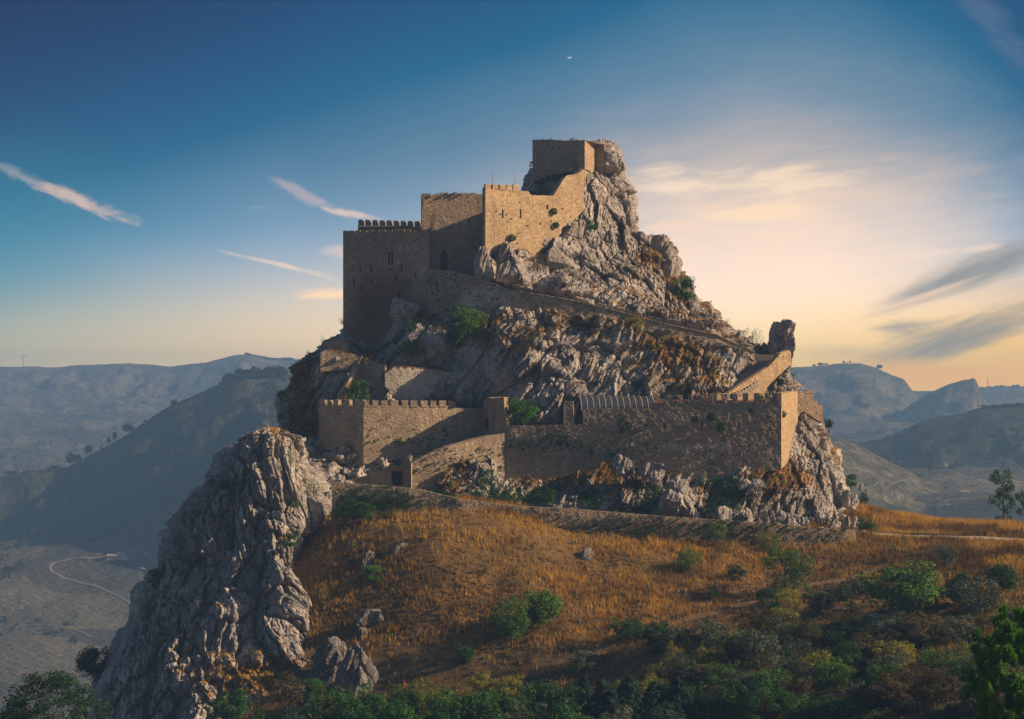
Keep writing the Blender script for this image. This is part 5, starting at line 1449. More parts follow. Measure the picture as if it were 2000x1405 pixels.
# bottom fringe
T = [
 (105, 1316, 1440, 185, 'dome', 'dark_pine', 'big dark pine in the bottom left corner', 150),
 (186, 1266, 1345, 66, 'round', 'dark_pine', 'dark round tree half hidden behind the foot of the crag', 232),
 (30, 1370, 1440, 90, 'round', 'dark_pine', 'dark treetop left of the big corner pine', 160),
 (505, 1392, 1440, 60, 'round', 'deep_green', 'low dark treetop below the crag', 176),
 (560, 1384, 1440, 60, 'round', 'conifer', 'blue green treetop left of the sunlit rock toe', 176),
 (610, 1376, 1440, 70, 'round', 'deep_green', 'dark treetop right of the sunlit rock toe', 178),
 (660, 1350, 1440, 95, 'round', 'deep_green', 'broad dark green tree at the left end of the bottom row', 180),
 (640, 1358, 1400, 40, 'sparse', 'yellow', 'yellowish shoots beside the broad dark green tree', 178),
 (725, 1344, 1440, 90, 'round', 'deep_green', 'dark green tree just right of the broad one in the bottom row', 178),
 (690, 1370, 1440, 80, 'round', 'deep_green', 'lower treetop in front of the two broad dark trees', 168),
 (790, 1338, 1440, 80, 'round', 'mid_green', 'green tree with yellow tips in the bottom row', 180),
 (835, 1330, 1400, 75, 'loose', 'yellow', 'yellow green tree with ragged top in the bottom row', 182),
 (868, 1346, 1440, 70, 'round', 'mid_green', 'mid green tree right of the ragged yellow green one', 178),
 (900, 1356, 1400, 40, 'sparse', 'yellow', 'small yellow shoots at the right of the mid green tree', 176),
 (930, 1352, 1440, 100, 'round', 'deep_green', 'dark rounded tree below the yellow bushes', 174),
 (770, 1372, 1440, 90, 'round', 'deep_green', 'dark treetop at the frame edge under the yellow tips', 166),
 (860, 1378, 1440, 90, 'round', 'deep_green', 'dark treetop at the frame edge under the mid green tree', 165),
 (990, 1348, 1440, 90, 'round', 'deep_green', 'dark tree in the middle of the bottom row', 174),
 (1020, 1380, 1440, 110, 'round', 'olive', 'grey green olive at the bottom edge left of centre', 163),
 (1055, 1334, 1440, 90, 'round', 'deep_green', 'taller dark tree left of the little spruce', 176),
 (1115, 1344, 1440, 80, 'round', 'deep_green', 'dark green crown directly beside the little spruce', 175),
 (1141, 1318, 1400, 34, 'conifer', 'conifer', 'small pointed spruce rising from the bottom row', 180),
 (1180, 1330, 1440, 100, 'conifer', 'conifer', 'spreading blue green conifer right of the little spruce', 174),
 (1228, 1322, 1440, 90, 'conifer', 'conifer', 'second spreading conifer, further right', 176),
 (1282, 1334, 1440, 90, 'conifer', 'conifer', 'drooping conifer left of the tall cypress', 172),
 (1325, 1326, 1440, 80, 'conifer', 'conifer', 'conifer touching the tall cypress on its left', 172),
 (1366, 1326, 1440, 26, 'cypress', 'deep_green', 'narrow dark cypress at the bottom edge', 168),
 (1395, 1312, 1400, 110, 'bush', 'mid_green', 'hedge like green shrub with yellow tips behind the cypress', 184),
 (1440, 1316, 1410, 90, 'bush', 'mid_green', 'green shrub left of the dark upper cypress', 182),
 (1480, 1294, 1400, 90, 'round', 'olive', 'grey green tree behind the dark upper cypress', 188),
 (1100, 1376, 1440, 110, 'round', 'deep_green', 'low dark crown at the bottom edge right of centre', 162),
 (1200, 1384, 1440, 120, 'round', 'olive', 'pale olive crown cut by the bottom edge', 158),
 (1300, 1382, 1440, 110, 'round', 'conifer', 'blue green crown cut by the bottom edge', 158),
 (1430, 1336, 1440, 120, 'round', 'deep_green', 'dark spreading tree right of the narrow cypress', 166),
 (1500, 1330, 1440, 110, 'dome', 'deep_green', 'flat topped dark pine below the upper cypress', 164),
 (1528, 1276, 1370, 32, 'cypress', 'deep_green', 'dark upper cypress in front of the large stone pine', 182),
 (1570, 1296, 1420, 90, 'round', 'mid_green', 'green tree at the left foot of the large stone pine', 176),
 (1655, 1224, 1370, 165, 'dome', 'dark_pine', 'large dark domed stone pine at lower right', 190),
 (1610, 1290, 1420, 100, 'conifer', 'conifer', 'dark conifer under the large stone pine', 176),
 (1690, 1290, 1430, 110, 'conifer', 'conifer', 'wide dark conifer right below the large stone pine', 172),
 (1745, 1262, 1400, 80, 'loose', 'mid_green', 'loose green tree on the right flank of the stone pine', 180),
 (1600, 1362, 1440, 130, 'round', 'deep_green', 'dark crown at the bottom edge below the stone pine', 158),
 (1700, 1370, 1440, 120, 'round', 'deep_green', 'dark crown at the bottom edge, lower right', 156),
 (1790, 1366, 1440, 120, 'round', 'olive', 'grey green crown at the bottom edge, lower right', 154),
 (1870, 1380, 1440, 110, 'round', 'deep_green', 'dark crown at the bottom edge left of the bright pine', 150),
 (1920, 1350, 1440, 90, 'round', 'olive', 'silvery crown touching the bright pine', 152),
 (1992, 1200, 1460, 180, 'pine', 'pine', 'bright green pine close by at the right edge', 95),
 (1800, 1318, 1400, 90, 'loose', 'brown', 'brownish loose shrub in the lower right clearing', 176),
 (1890, 1338, 1385, 40, 'bush', 'yellow', 'yellow bush in the lower right clearing', 168),
 (1840, 1360, 1400, 40, 'bush', 'yellow', 'low yellow bush left of the taller yellow bush', 165),
 # upper bushes of the meadow
 (938, 1312, 1360, 44, 'bush', 'yellow', 'leftmost of the three yellow bushes at the meadow foot', 189),
 (970, 1324, 1362, 34, 'bush', 'yellow', 'middle one of the three yellow bushes at the meadow foot', 189),
 (996, 1320, 1358, 42, 'bush', 'yellow', 'rightmost of the three yellow bushes at the meadow foot', 189),
 (1055, 1156, 1232, 88, 'round', 'mid_green', 'glossy green fig tree on the golden slope', None),
 (1000, 1168, 1268, 72, 'loose', 'mid_green', 'leaning tree with a visible trunk in front of the fig tree', None),
 (910, 1258, 1304, 36, 'bush', 'deep_green', 'small dark bush alone on the shaded lower slope', None),
 (1141, 1268, 1314, 58, 'bush', 'olive', 'grey green round bush below the earth path', None),
 (730, 1104, 1134, 44, 'bush', 'mid_green', 'small green bush beside the slanting slab', None),
 (632, 1140, 1170, 24, 'sparse', 'yellow', 'yellowish tuft at the edge of the crag', 213),
 (950, 1095, 1120, 18, 'sparse', 'mid_green', 'thin green shoot mid slope', None),
 (1403, 1020, 1056, 32, 'bush', 'mid_green', 'green bush standing against the retaining wall', 226.5),
 (1400, 1066, 1094, 26, 'sparse', 'olive', 'grey tuft below the green bush at the retaining wall', None),
 (1345, 1072, 1118, 46, 'loose', 'mid_green', 'yellowish green bush left under the retaining wall', None),
 (1330, 1068, 1108, 34, 'sparse', 'brown', 'dry stalks left of the yellowish green bush', None),
 (1440, 1104, 1136, 36, 'bush', 'olive', 'small grey bush between path and retaining wall', None),
 (1500, 1040, 1092, 50, 'loose', 'yellow', 'yellow green sapling by the rock slab', 228),
 (1535, 1062, 1168, 96, 'loose', 'mid_green', 'wide loose tree below the right end of the retaining wall', None),
 (1395, 1128, 1170, 34, 'sparse', 'mid_green', 'upright green sapling beside the grey path boulder', None),
 (1500, 1148, 1192, 46, 'bush', 'deep_green', 'small dark bush left of the wide yellow olive bush', None),
 (1540, 1150, 1185, 50, 'loose', 'yellow', 'straw coloured bush under the wide loose tree', None),
 (1602, 1146, 1200, 66, 'bush', 'olive', 'round olive bush with yellow top', None),
 (1665, 1130, 1196, 74, 'bush', 'olive', 'dull grey green bush left of the biggest tree', None),
 (1772, 1100, 1208, 150, 'round', 'mid_green', 'biggest spreading tree on the right slope', None),
 (1845, 1060, 1110, 54, 'loose', 'olive', 'small pale tree above the biggest spreading tree', None),
 (1880, 1120, 1190, 70, 'round', 'deep_green', 'dark tree right of the biggest spreading tree', None),
 (1910, 1128, 1200, 90, 'bush', 'olive', 'silvery bush in front of the dark tree on the right', None),
 (1960, 1104, 1162, 66, 'round', 'deep_green', 'dark round tree near the right edge', None),
 (1527, 1184, 1244, 72, 'bush', 'yellow', 'bright yellow green bush above the stone pine', None),
 (1578, 1206, 1268, 60, 'loose', 'brown', 'brownish bush left above the stone pine', None),
 (1226, 1208, 1250, 66, 'bush', 'deep_green', 'dark bush left of the yellow tipped hedge', None),
 (1280, 1216, 1272, 80, 'bush', 'deep_green', 'dark green shrub at the start of the bush belt', None),
 (1296, 1212, 1245, 36, 'sparse', 'yellow', 'yellow shoots on the first dark shrub', None),
 (1340, 1226, 1280, 70, 'bush', 'olive', 'grey olive left of the rounded olive pair', None),
 (1392, 1212, 1280, 70, 'bush', 'olive', 'upper one of the rounded olive pair', None),
 (1412, 1236, 1294, 76, 'bush', 'olive', 'lower one of the rounded olive pair', None),
 (1445, 1204, 1250, 46, 'sparse', 'yellow', 'yellow leaved shrub behind the olive pair', None),
 (1318, 1252, 1298, 44, 'bush', 'yellow', 'bright yellow round bush by the dirt clearing', None),
 (1462, 1236, 1290, 54, 'bush', 'olive', 'olive bush right of the rounded pair', None),
 (1480, 1226, 1258, 46, 'sparse', 'yellow', 'yellow shoots above the right olive bush', None),
 (1498, 1272, 1306, 40, 'sparse', 'yellow', 'low yellow shrub above the dark upper cypress', None),
 (1282, 1298, 1345, 54, 'bush', 'yellow', 'yellow green bush at the bottom of the clearing', None),
 (1560, 1250, 1300, 60, 'bush', 'olive', 'grey bush touching the dome of the stone pine', None),
 (1640, 1192, 1240, 80, 'loose', 'brown', 'low brownish olive thicket behind the stone pine', None),
 (1715, 1196, 1240, 90, 'bush', 'conifer', 'blue green thicket under the biggest tree', None),
 (1780, 1214, 1268, 100, 'bush', 'olive', 'wide grey green bush right of the stone pine', None),
 (1862, 1204, 1262, 80, 'bush', 'olive', 'dull olive bush in the right middle ground', None),
 (1840, 1262, 1330, 110, 'loose', 'mid_green', 'loose speckled tree between stone pine and bright pine', None),
 (1920, 1196, 1240, 60, 'loose', 'brown', 'thin brown green bush near the right edge', None),
 (1985, 1190, 1250, 60, 'round', 'deep_green', 'dark tree behind the top of the bright pine', None),
 (1745, 1276, 1330, 70, 'bush', 'olive', 'bush in the gap right of the stone pine', None),
 # shoulder and road
 (1692, 1014, 1050, 38, 'bush', 'deep_green', 'dark round bush where road and rock meet', 237.5),
 (1765, 1036, 1056, 18, 'sparse', 'mid_green', 'small sapling on the verge, nearest to the rock', 233),
 (1788, 1036, 1056, 22, 'sparse', 'mid_green', 'second small sapling on the verge', 232.5),
 (1828, 1036, 1062, 52, 'sparse', 'olive', 'wide feathery bush on the road verge', 231),
 (1860, 1038, 1060, 30, 'sparse', 'olive', 'feathery tuft right of the wide verge bush', 230),
 (1912, 1052, 1072, 20, 'sparse', 'mid_green', 'leftmost sapling on the lower verge at right', 226),
 (1938, 1054, 1074, 20, 'sparse', 'mid_green', 'middle sapling on the lower verge at right', 225),
 (1982, 1056, 1078, 20, 'sparse', 'mid_green', 'rightmost sapling on the lower verge at right', 224),
 (1961, 920, 1034, 52, 'tall', 'deep_green', 'tall eucalyptus on the grassy shoulder', 258),
 (2001, 960, 1038, 34, 'tall', 'deep_green', 'eucalyptus cut by the right edge of the picture', 257),
 (1684, 946, 1000, 22, 'tall', 'deep_green', 'small slender tree just right of the cliff', 262),
 (1690, 966, 1002, 18, 'tall', 'deep_green', 'tiny companion beside the slender tree by the cliff', 262),
]
for t in T: plant(*t[:7], Y=t[7])
for a_ in [(505, 1330, 1385, 60, 'sparse', 'brown', 'dry brown brush at the very foot of the crag, left', 197), (560, 1322, 1372, 66, 'loose', 'brown', 'rusty thicket between crag foot and sunlit rock toe', 198), (612, 1325, 1375, 50, 'bush', 'deep_green', 'dark shrub pressed against the dark rib', 199), (455, 1350, 1410, 70, 'bush', 'deep_green', 'dark shrub at the bottom edge under the crag', 192), (680, 1330, 1375, 44, 'sparse', 'brown', 'dry stalks in front of the square topped outcrop', 197), (652, 1000, 1040, 30, 'sparse', 'brown', 'dry brush where the crag meets the golden slope', 223.5), (668, 985, 1020, 40, 'bush', 'deep_green', 'dark bush under the left end of the retaining wall', 224.5), (640, 1075, 1105, 34, 'sparse', 'brown', 'rusty brush on the slope edge below the crag summit', 220), (760, 985, 1012, 60, 'sparse', 'deep_green', 'ivy tangle hanging on the retaining wall, second from left', 225), (705, 975, 1015, 50, 'bush', 'deep_green', 'dark leafy tangle at the foot of the retaining wall', 224.8)]: plant(*a_[:7], Y=a_[7], name='shrub', cat='shrub')
frn = random.Random(77); THICK = []
for k in range(46):
    px = 1210 + (k * 173.7) % 770; row = (0, 1, 2, 3, 3, 2)[k % 6]; bot = (1262, 1300, 1336, 1376)[row] + frn.uniform(-12, 12); wd = frn.uniform(54, 96); ht = wd * frn.uniform(.62, .9)
    if row == 0 and px < 1300: continue
    kd = frn.choice(['bush', 'round', 'bush', 'loose']); mt = frn.choice(['olive', 'yellow', 'mid_green', 'olive', 'brown', 'deep_green'])
    THICK.append((row, px, bot, ht, wd, kd, mt))
CW = {'olive': 'grey green', 'yellow': 'yellowish', 'mid_green': 'fresh green', 'brown': 'brownish', 'deep_green': 'dark green', 'conifer': 'blue green'}
RW = ['top', 'second', 'third', 'bottom']
for rw in range(4):
    for n_, (row, px, bot, ht, wd, kd, mt) in enumerate(sorted([t for t in THICK if t[0] == rw], key=lambda t: t[1])):
        plant(px, bot - ht, bot, wd, kd, mt, ORD[n_] + ' shrub from the left in the ' + RW[rw] + ' row of the right thicket, ' + CW[mt], group='shrubs of the lower right thicket', name='shrub', cat='shrub')
for (px, top, bot, w, kind, mat, lab, on) in [
 (912, 598, 672, 62, 'bush', 'mid_green', 'large green shrub hanging in the rocks under the rampart', 'rock'),
 (892, 640, 680, 40, 'bush', 'mid_green', 'lower lobe of shrubbery under the large rampart shrub', 'rock'),
 (806, 662, 708, 36, 'bush', 'mid_green', 'yellowish shrub above the pale ruined wall', 'rock'),
 (698, 742, 792, 50, 'bush', 'mid_green', 'bright green tree behind the bastion merlons', 'rock'),
 (1018, 781, 832, 66, 'bush', 'pine', 'vivid green fig tree between gate tower and barrel roof', 'rock'),
 (1338, 543, 592, 44, 'bush', 'deep_green', 'dark bush on the skyline below the double outcrop', 'rock'),
 (1242, 620, 642, 36, 'bush', 'yellow', 'yellow green bush on the ledge below the rampart', 'rock'),
 (1268, 626, 646, 22, 'sparse', 'olive', 'grey bush right of the yellow green ledge bush', 'rock'),
 (1306, 636, 656, 26, 'sparse', 'olive', 'grey bush near the lower end of the rampart', 'rock'),
 (1156, 428, 448, 26, 'bush', 'deep_green', 'dark bush in a cleft right of the sunlit wall', 'rock'),
 (974, 508, 544, 40, 'sparse', 'mid_green', 'green scrub between the two pale rock knobs', 'rock'),
 (1050, 496, 530, 44, 'sparse', 'brown', 'olive brown bush below the sunlit wall foot', 'rock'),
 (1120, 520, 545, 46, 'sparse', 'brown', 'brown scrub in the middle of the upper rock', 'rock'),
 (800, 606, 652, 50, 'sparse', 'deep_green', 'dark shrub under the blue grey wedge', 'rock'),
 (668, 616, 634, 14, 'sparse', 'deep_green', 'tiny bush on the skyline at the keep corner', 'rock'),
 (630, 655, 672, 12, 'sparse', 'olive', 'thin bush on the left skyline', 'rock'),
 (603, 680, 700, 12, 'sparse', 'olive', 'second thin bush lower on the left skyline', 'rock'),
 (582, 696, 716, 12, 'sparse', 'brown', 'dry bush on the left skyline', 'rock'),
 (550, 764, 800, 16, 'bush', 'deep_green', 'dark bush clinging to the left cliff edge', 'rock'),
 (546, 806, 836, 14, 'bush', 'deep_green', 'dark bush lower on the left cliff edge', 'rock'),
 (1064, 954, 994, 44, 'bush', 'deep_green', 'round dark green bush below the front wall', 'rock'),
 (1618, 818, 858, 18, 'bush', 'deep_green', 'small bush on the right cliff edge', 'rock'),
 (1662, 926, 968, 24, 'bush', 'deep_green', 'dark bush at the foot of the right cliff', 'rock'),
 (1420, 622, 640, 16, 'sparse', 'deep_green', 'tiny bush on the right skyline', 'rock'),
 (1550, 720, 756, 14, 'sparse', 'olive', 'thin shrub on the cliff edge below the pinnacle', 'rock'),
 (1450, 668, 690, 40, 'sparse', 'mid_green', 'green brown scrub above the stairway', 'rock'),
 (1487, 770, 788, 12, 'bush', 'mid_green', 'little green bush on the stairway rocks', 'rock'),
 (1145, 588, 604, 24, 'sparse', 'mid_green', 'sparse tuft growing behind the rampart top', 'rock'),
 (735, 940, 975, 60, 'sparse', 'deep_green', 'dark ivy mass at the left of the retaining wall', None),
 (568, 876, 922, 26, 'sparse', 'mid_green', 'yellowish broom high on the crag', 'crag'),
 (612, 925, 968, 44, 'sparse', 'mid_green', 'straggling broom on the sunlit side of the crag', 'crag'),
 (577, 978, 992, 18, 'bush', 'mid_green', 'small green tuft in the middle of the crag', 'crag'),
 (566, 1042, 1068, 30, 'bush', 'deep_green', 'dark green bush halfway down the crag', 'crag'),
 (376, 955, 984, 22, 'sparse', 'deep_green', 'dark tuft on the left shoulder of the crag', 'crag'),
 (306, 1112, 1144, 44, 'bush', 'deep_green', 'dark bush on the left edge of the crag', 'crag'),
 (370, 1070, 1110, 36, 'sparse', 'deep_green', 'dark ivy in a cleft of the crag', 'crag'),
 (420, 985, 1015, 36, 'sparse', 'deep_green', 'dark scrub under the crag summit', 'crag'),
 (570, 1160, 1190, 36, 'sparse', 'deep_green', 'dark scrub low on the crag', 'crag'),
 (395, 1300, 1330, 60, 'sparse', 'brown', 'dry brush at the left base of the crag', 'crag'),
 (500, 1320, 1350, 70, 'sparse', 'brown', 'dry brush at the right base of the crag', 'crag'),
]:
    plant(px, top, bot, w, kind, mat, lab, on=on, Y=(225.2 if on is None else None), name='shrub', cat='shrub')
plant(1470, 638, 674, 40, 'sparse', 'olive', 'grey leaved bush on the skyline left of the pinnacle', Y=264, name='shrub', cat='shrub')
for (px, py, r, key, lab) in [(1357, 819, 6, 'H2', 'dark caper bush on the front wall, leftmost of three'), (1391, 814, 9, 'H2', 'largest caper bush on the front wall'), (1409, 834, 9, 'H2', 'lowest of the three caper bushes on the front wall'),
                              (1467, 802, 5, 'H2', 'caper bush under the right merlons of the front wall'), (1530, 809, 6, 'I', 'caper bush on the sunlit end wall'), (1082, 413, 6, 'C', 'upper dark bush on the sunlit keep wall'),
                              (1086, 440, 6, 'C', 'lower dark bush on the sunlit keep wall'), (1000, 465, 7, 'C', 'dark bush at the foot of the sunlit keep wall'), (781, 864, 6, 'F2', 'dark bush low on the curtain wall')]:
    plant(px, py - r, py + r, r * 2.0, 'tuft', 'deep_green', lab, Y=float(wy(key, px)) - 0.45, name='caper_bush', cat='shrub', on='wall')

# ------------------------------------------------------------------ small plants rooted in the walls, tufts, grass, scrub (uncountable)
def blades(name, pos, hgt, wid, lean, mat, k=4, seed=0, extra=None):
    rn = np.random.default_rng(seed); n = len(pos)
    p = np.repeat(pos, k, 0); m = n * k; a = rn.uniform(0, 2 * pi, m); h = np.repeat(hgt, k) * rn.uniform(.55, 1.15, m); w = np.repeat(wid, k) if np.ndim(wid) else np.full(m, wid)
    off = rn.normal(0, .18, (m, 2)) * np.repeat(hgt, k)[:, None] * .8
    b = p.copy(); b[:, :2] += off; d = np.stack([np.cos(a), np.sin(a), 0 * a], 1)
    ln = rn.normal(0, lean, (m, 3)) * h[:, None]; ln[:, 2] = 0
    V = np.stack([b - d * w[:, None] * .5 - [0, 0, .05], b + d * w[:, None] * .5 - [0, 0, .05], b + ln + np.stack([0 * h, 0 * h, h], 1)], 1).reshape(-1, 3)
    i = np.arange(m * 3).reshape(m, 3)
    tone = np.repeat(np.clip(fbm(pos * 0.25, 3, 91) * 1.7 + .5 + rn.uniform(-.25, .25, n), 0, 1), k)
    me = mesh_np(name, V, i, attrs={'rnd': np.repeat(tone, 3)})
    return tag(link(name, me, M[mat]), kind='stuff')


def scatter_ground(n, x0, x1, y0, y1, seed, dens):
    rn = np.random.default_rng(seed); x = rn.uniform(x0, x1, n); y = rn.uniform(y0, y1, n); z = near_fn(x, y)
    Q = np.stack([x, y, z], 1)
    z = z + (fbm(Q * 0.12, 4, 3) * 0.9 * sstep(226 - y, 0, 12) + fbm(Q * 0.6, 3, 9) * 0.22)
    px = 1000 + F * x / y; py = HZ - F * z / y
    keep = rn.uniform(0, 1, n) < dens(px, py, x, y, Q)
    return np.stack([x, y, z], 1)[keep], px[keep], py[keep]


def on_track(x, y):
    ry = np.interp(x, [P(1640, 0, 240)[0], P(1700, 0, 240)[0], P(1850, 0, 234)[0], P(2000, 0, 228)[0], P(2200, 0, 221)[0]], [243, 239.7, 234.5, 228, 221])
    py_ = np.interp(x, [3, 8, 16, 25, 34, 45], [199.0, 200, 204, 210, 219, 224])
    return ((np.abs(y - ry) < 2.6) & (x > 38)) | ((np.abs(y - py_) < 0.9) & (x > 4) & (x < 44))


def dens_gold(px, py, x, y, Q):
    n = fbm(Q * 0.13, 3, 55)
    d = np.clip(.85 + n * 1.6, 0.3, 1) * (1 - on_track(x, y))
    d = d * (1 - 0.7 * sstep(py, 1215, 1280))  # grass thinned so dark soil stands in for shade low on the slope
    d = d * (1 - 0.6 * sstep(px, 1250, 1450) * sstep(py, 1110, 1180)) * (1 - .6 * sstep(py, 1230, 1300))
    return d * (px > 440) * (px < 2100) * (y < 262)
pg, px_, py_ = scatter_ground(110000, -32, 78, 168, 262, 11, dens_gold)
hh = (0.38 + 0.45 * np.clip(fbm(pg * 0.3, 2, 13) + .4, 0, 1)) * (1 + .35 * (py_ < 1080))
blades('dry_grass', pg, hh, 0.075, .22, 'grass', 4, 12)
pg, px_, py_ = scatter_ground(26000, -26, 78, 140, 250, 21, lambda px, py, x, y, Q: np.clip(fbm(Q * 0.2, 3, 65) * 1.8 + .1 + .4 * sstep(px, 1200, 1500), 0, 1) * (1 - on_track(x, y)) * (px > 600))
blades('weeds', pg, np.full(len(pg), .5), 0.09, .35, 'brown', 5, 22)


def leafy(name, pos, size, n, mat, leaf=.13, seed=0, flat=.8):
    rn = np.random.default_rng(seed); m = len(pos) * n; d = rn.normal(size=(m, 3)); d /= np.linalg.norm(d, axis=1, keepdims=True)
    s = np.repeat(size, n)[:, None]; p = np.repeat(pos, n, 0) + d * s * rn.uniform(.3, 1, (m, 1)) * [1, 1, flat]
    nr = d + rn.normal(size=(m, 3)) * .5; nr /= np.linalg.norm(nr, axis=1, keepdims=True)
    me = leaf_mesh(name, p, nr, leaf * rn.uniform(.6, 1.3, m), np.repeat(rn.uniform(0, .6, len(pos)), n) + rn.uniform(0, .4, m), rn)
    return tag(link(name, me, M[mat]), kind='stuff')


# scrub patches of the slope
sp, px_, py_ = scatter_ground(5200, -24, 78, 140, 246, 31, lambda px, py, x, y, Q: np.clip(fbm(Q * 0.1, 3, 75) * 1.8 - .16 + .55 * sstep(px, 1250, 1500) + .35 * sstep(py, 1230, 1320), 0, 1) * (1 - on_track(x, y)) * (px > 620) * np.where((px > 1560) & (py < 1090), .25, 1))
srn = np.random.default_rng(3)
lab3 = srn.integers(0, 3, len(sp))
for k, mt in enumerate(('brown', 'olive', 'mid_green')):
    q = sp[lab3 == k]; leafy('low_scrub', q + [0, 0, .2], srn.uniform(.25, .75, len(q)), 26, mt, .14, 40 + k, .7)

# grass and scrub on the ledges of the two rocks
def rock_points(G, Vg, N, thr, prob, seed, ncols):
    rn = np.random.default_rng(seed); m = (Vg > thr) & (np.arange(G.shape[1])[None] < ncols) & (rn.uniform(0, 1, Vg.shape) < prob)
    m[:6] = False
    return G[m], Vg[m]
gp, gv = rock_points(RG, RV, RN, 0.52, .12, 1, 640)
blades('ledge_grass', gp, np.full(len(gp), .36), .07, .35, 'grass', 4, 52)
gp, gv = rock_points(RG, RV, RN, 0.35, .022, 2, 640)
leafy('ledge_scrub', gp, np.random.default_rng(4).uniform(.15, .42, len(gp)), 20, 'brown', .12, 53, .8)
gp, gv = rock_points(RG, RV, RN, 0.45, .008, 3, 640)
leafy('ledge_scrub', gp, np.random.default_rng(5).uniform(.2, .6, len(gp)), 26, 'mid_green', .13, 54, .8)
gp, gv = rock_points(CG, CV, CN, 0.42, .12, 1, 340)
blades('ledge_grass', gp, np.full(len(gp), .35), .07, .35, 'grass', 4, 55)
gp, gv = rock_points(CG, CV, CN, 0.40, .025, 2, 340)
leafy('ledge_scrub', gp, np.random.default_rng(6).uniform(.15, .4, len(gp)), 20, 'brown', .11, 56, .8)
# dark scrub belt between front wall and retaining wall
rn = np.random.default_rng(8); q = []
for k in range(900):
    px = rn.uniform(840, 1480); lo = np.interp(px, [840, 960, 1050, 1300, 1480], [925, 905, 945, 935, 930]); hi = np.interp(px, [840, 1060, 1480], [965, 990, 1015]); py = rn.uniform(lo, hi)
    if fbm(np.array([[px * .02, py * .03, 3.0]]), 3, 4)[0] > -.05: q.append(P(px, py, float(rock_depth(np.array([px]), np.array([py]))[0]) - rn.uniform(.3, 1.0)))
leafy('dark_scrub', np.array(q), rn.uniform(.3, .8, len(q)), 34, 'deep_green', .13, 57, .8)

# wall plants
def wall_tufts(key, regs, name, mat, seed, smin=.07, smax=.26):
    rn = np.random.default_rng(seed); q = []; s = []
    for (x0, x1, y0, y1, n) in regs:
        for k in range(n):
            px = rn.uniform(x0, x1); py = rn.normal((y0 + y1) / 2, (y1 - y0) / 3.2)
            y = float(wy(key, px)); q.append(P(px, py, y - .08)); s.append(rn.uniform(smin, smax) ** 1.0)
    leafy(name, np.array(q), np.array(s), 16, mat, .11, seed, .8)
wall_tufts('H1', [(995, 1140, 852, 882, 130), (1060, 1110, 848, 870, 24)], 'wall_plants', 'deep_green', 61)
wall_tufts('H2', [(1140, 1270, 815, 905, 40), (1208, 1220, 812, 850, 34), (1150, 1160, 870, 895, 20), (1186, 1205, 880, 898, 12), (1170, 1280, 824, 845, 20), (1190, 1300, 860, 900, 26), (1300, 1520, 800, 850, 10), (1300, 1520, 860, 900, 26)], 'wall_plants', 'deep_green', 62)
wall_tufts('K1', [(808, 980, 872, 930, 70)], 'wall_plants', 'deep_green', 63, .12, .36)
wall_tufts('F2', [(715, 945, 832, 885, 60)], 'wall_plants', 'deep_green', 64)
wall_tufts('E', [(838, 895, 535, 560, 34), (840, 920, 560, 600, 14), (930, 1040, 555, 590, 40), (1040, 1400, 585, 640, 90)], 'wall_plants', 'deep_green', 65, .06, .2)
wall_tufts('L', [(660, 800, 955, 1000, 160), (760, 900, 965, 1000, 70), (900, 1660, 1005, 1065, 620)], 'wall_plants', 'deep_green', 66, .1, .42)
wall_tufts('C', [(960, 1130, 400, 480, 14)], 'wall_plants', 'deep_green', 67, .05, .14)
rn = np.random.default_rng(70); q = []
for (key, x0, x1, y0, y1, n) in [('M1', 755, 880, 717, 727, 110), ('M2', 710, 752, 700, 714, 60), ('B', 850, 930, 378, 380, 26), ('M4', 640, 700, 682, 697, 24), ('D', 1060, 1130, 272, 275, 20)]:
    for k in range(n):
        px = rn.uniform(x0, x1); y = float(wy(key, px)); t = np.interp(px, [a[0] for a in W[key]['top']], [a[1] for a in W[key]['top']]); q.append(P(px, t + .5, y + rn.uniform(0, .8)))
blades('wall_top_grass', np.array(q), np.full(len(q), .3), .1, .4, 'grass', 6, 71)
leafy('low_scrub', np.array([P(872, 379, 258.6), P(886, 379, 258.8), P(899, 380, 258.9), P(1118, 272, 272.5), P(1036, 368, 280), P(1038, 318, 278), P(1037, 324, 278)]), np.array([.35, .25, .2, .4, .6, .35, .35]), 60, 'brown', .1, 72)

# hedges and scrub of the far country, too many and too small to count
rn = np.random.default_rng(90); q = []
pxs = np.concatenate([rn.uniform(-40, 620, 2600), rn.uniform(1560, 2040, 2000)]); Ys = rn.uniform(520, 3200, 4600) ** 1.0
Ys = np.where(rn.uniform(0, 1, 4600) < .55, rn.uniform(600, 1500, 4600), Ys)
xs_ = (pxs - 1000) * Ys / F; zz_ = far_height(xs_[None], Ys[None])[0][0]
nn_ = fbm(np.stack([xs_, Ys, 0 * xs_], 1) * 0.012, 4, 7)
kp = nn_ > 0.02
q = np.stack([xs_, Ys, zz_ + 1.0], 1)[kp]
leafy('distant_scrub', q, rn.uniform(1.2, 4.2, len(q)) * (.7 + Ys[kp] / 2500), 16, 'far_leaf', 1.3, 91, .7)

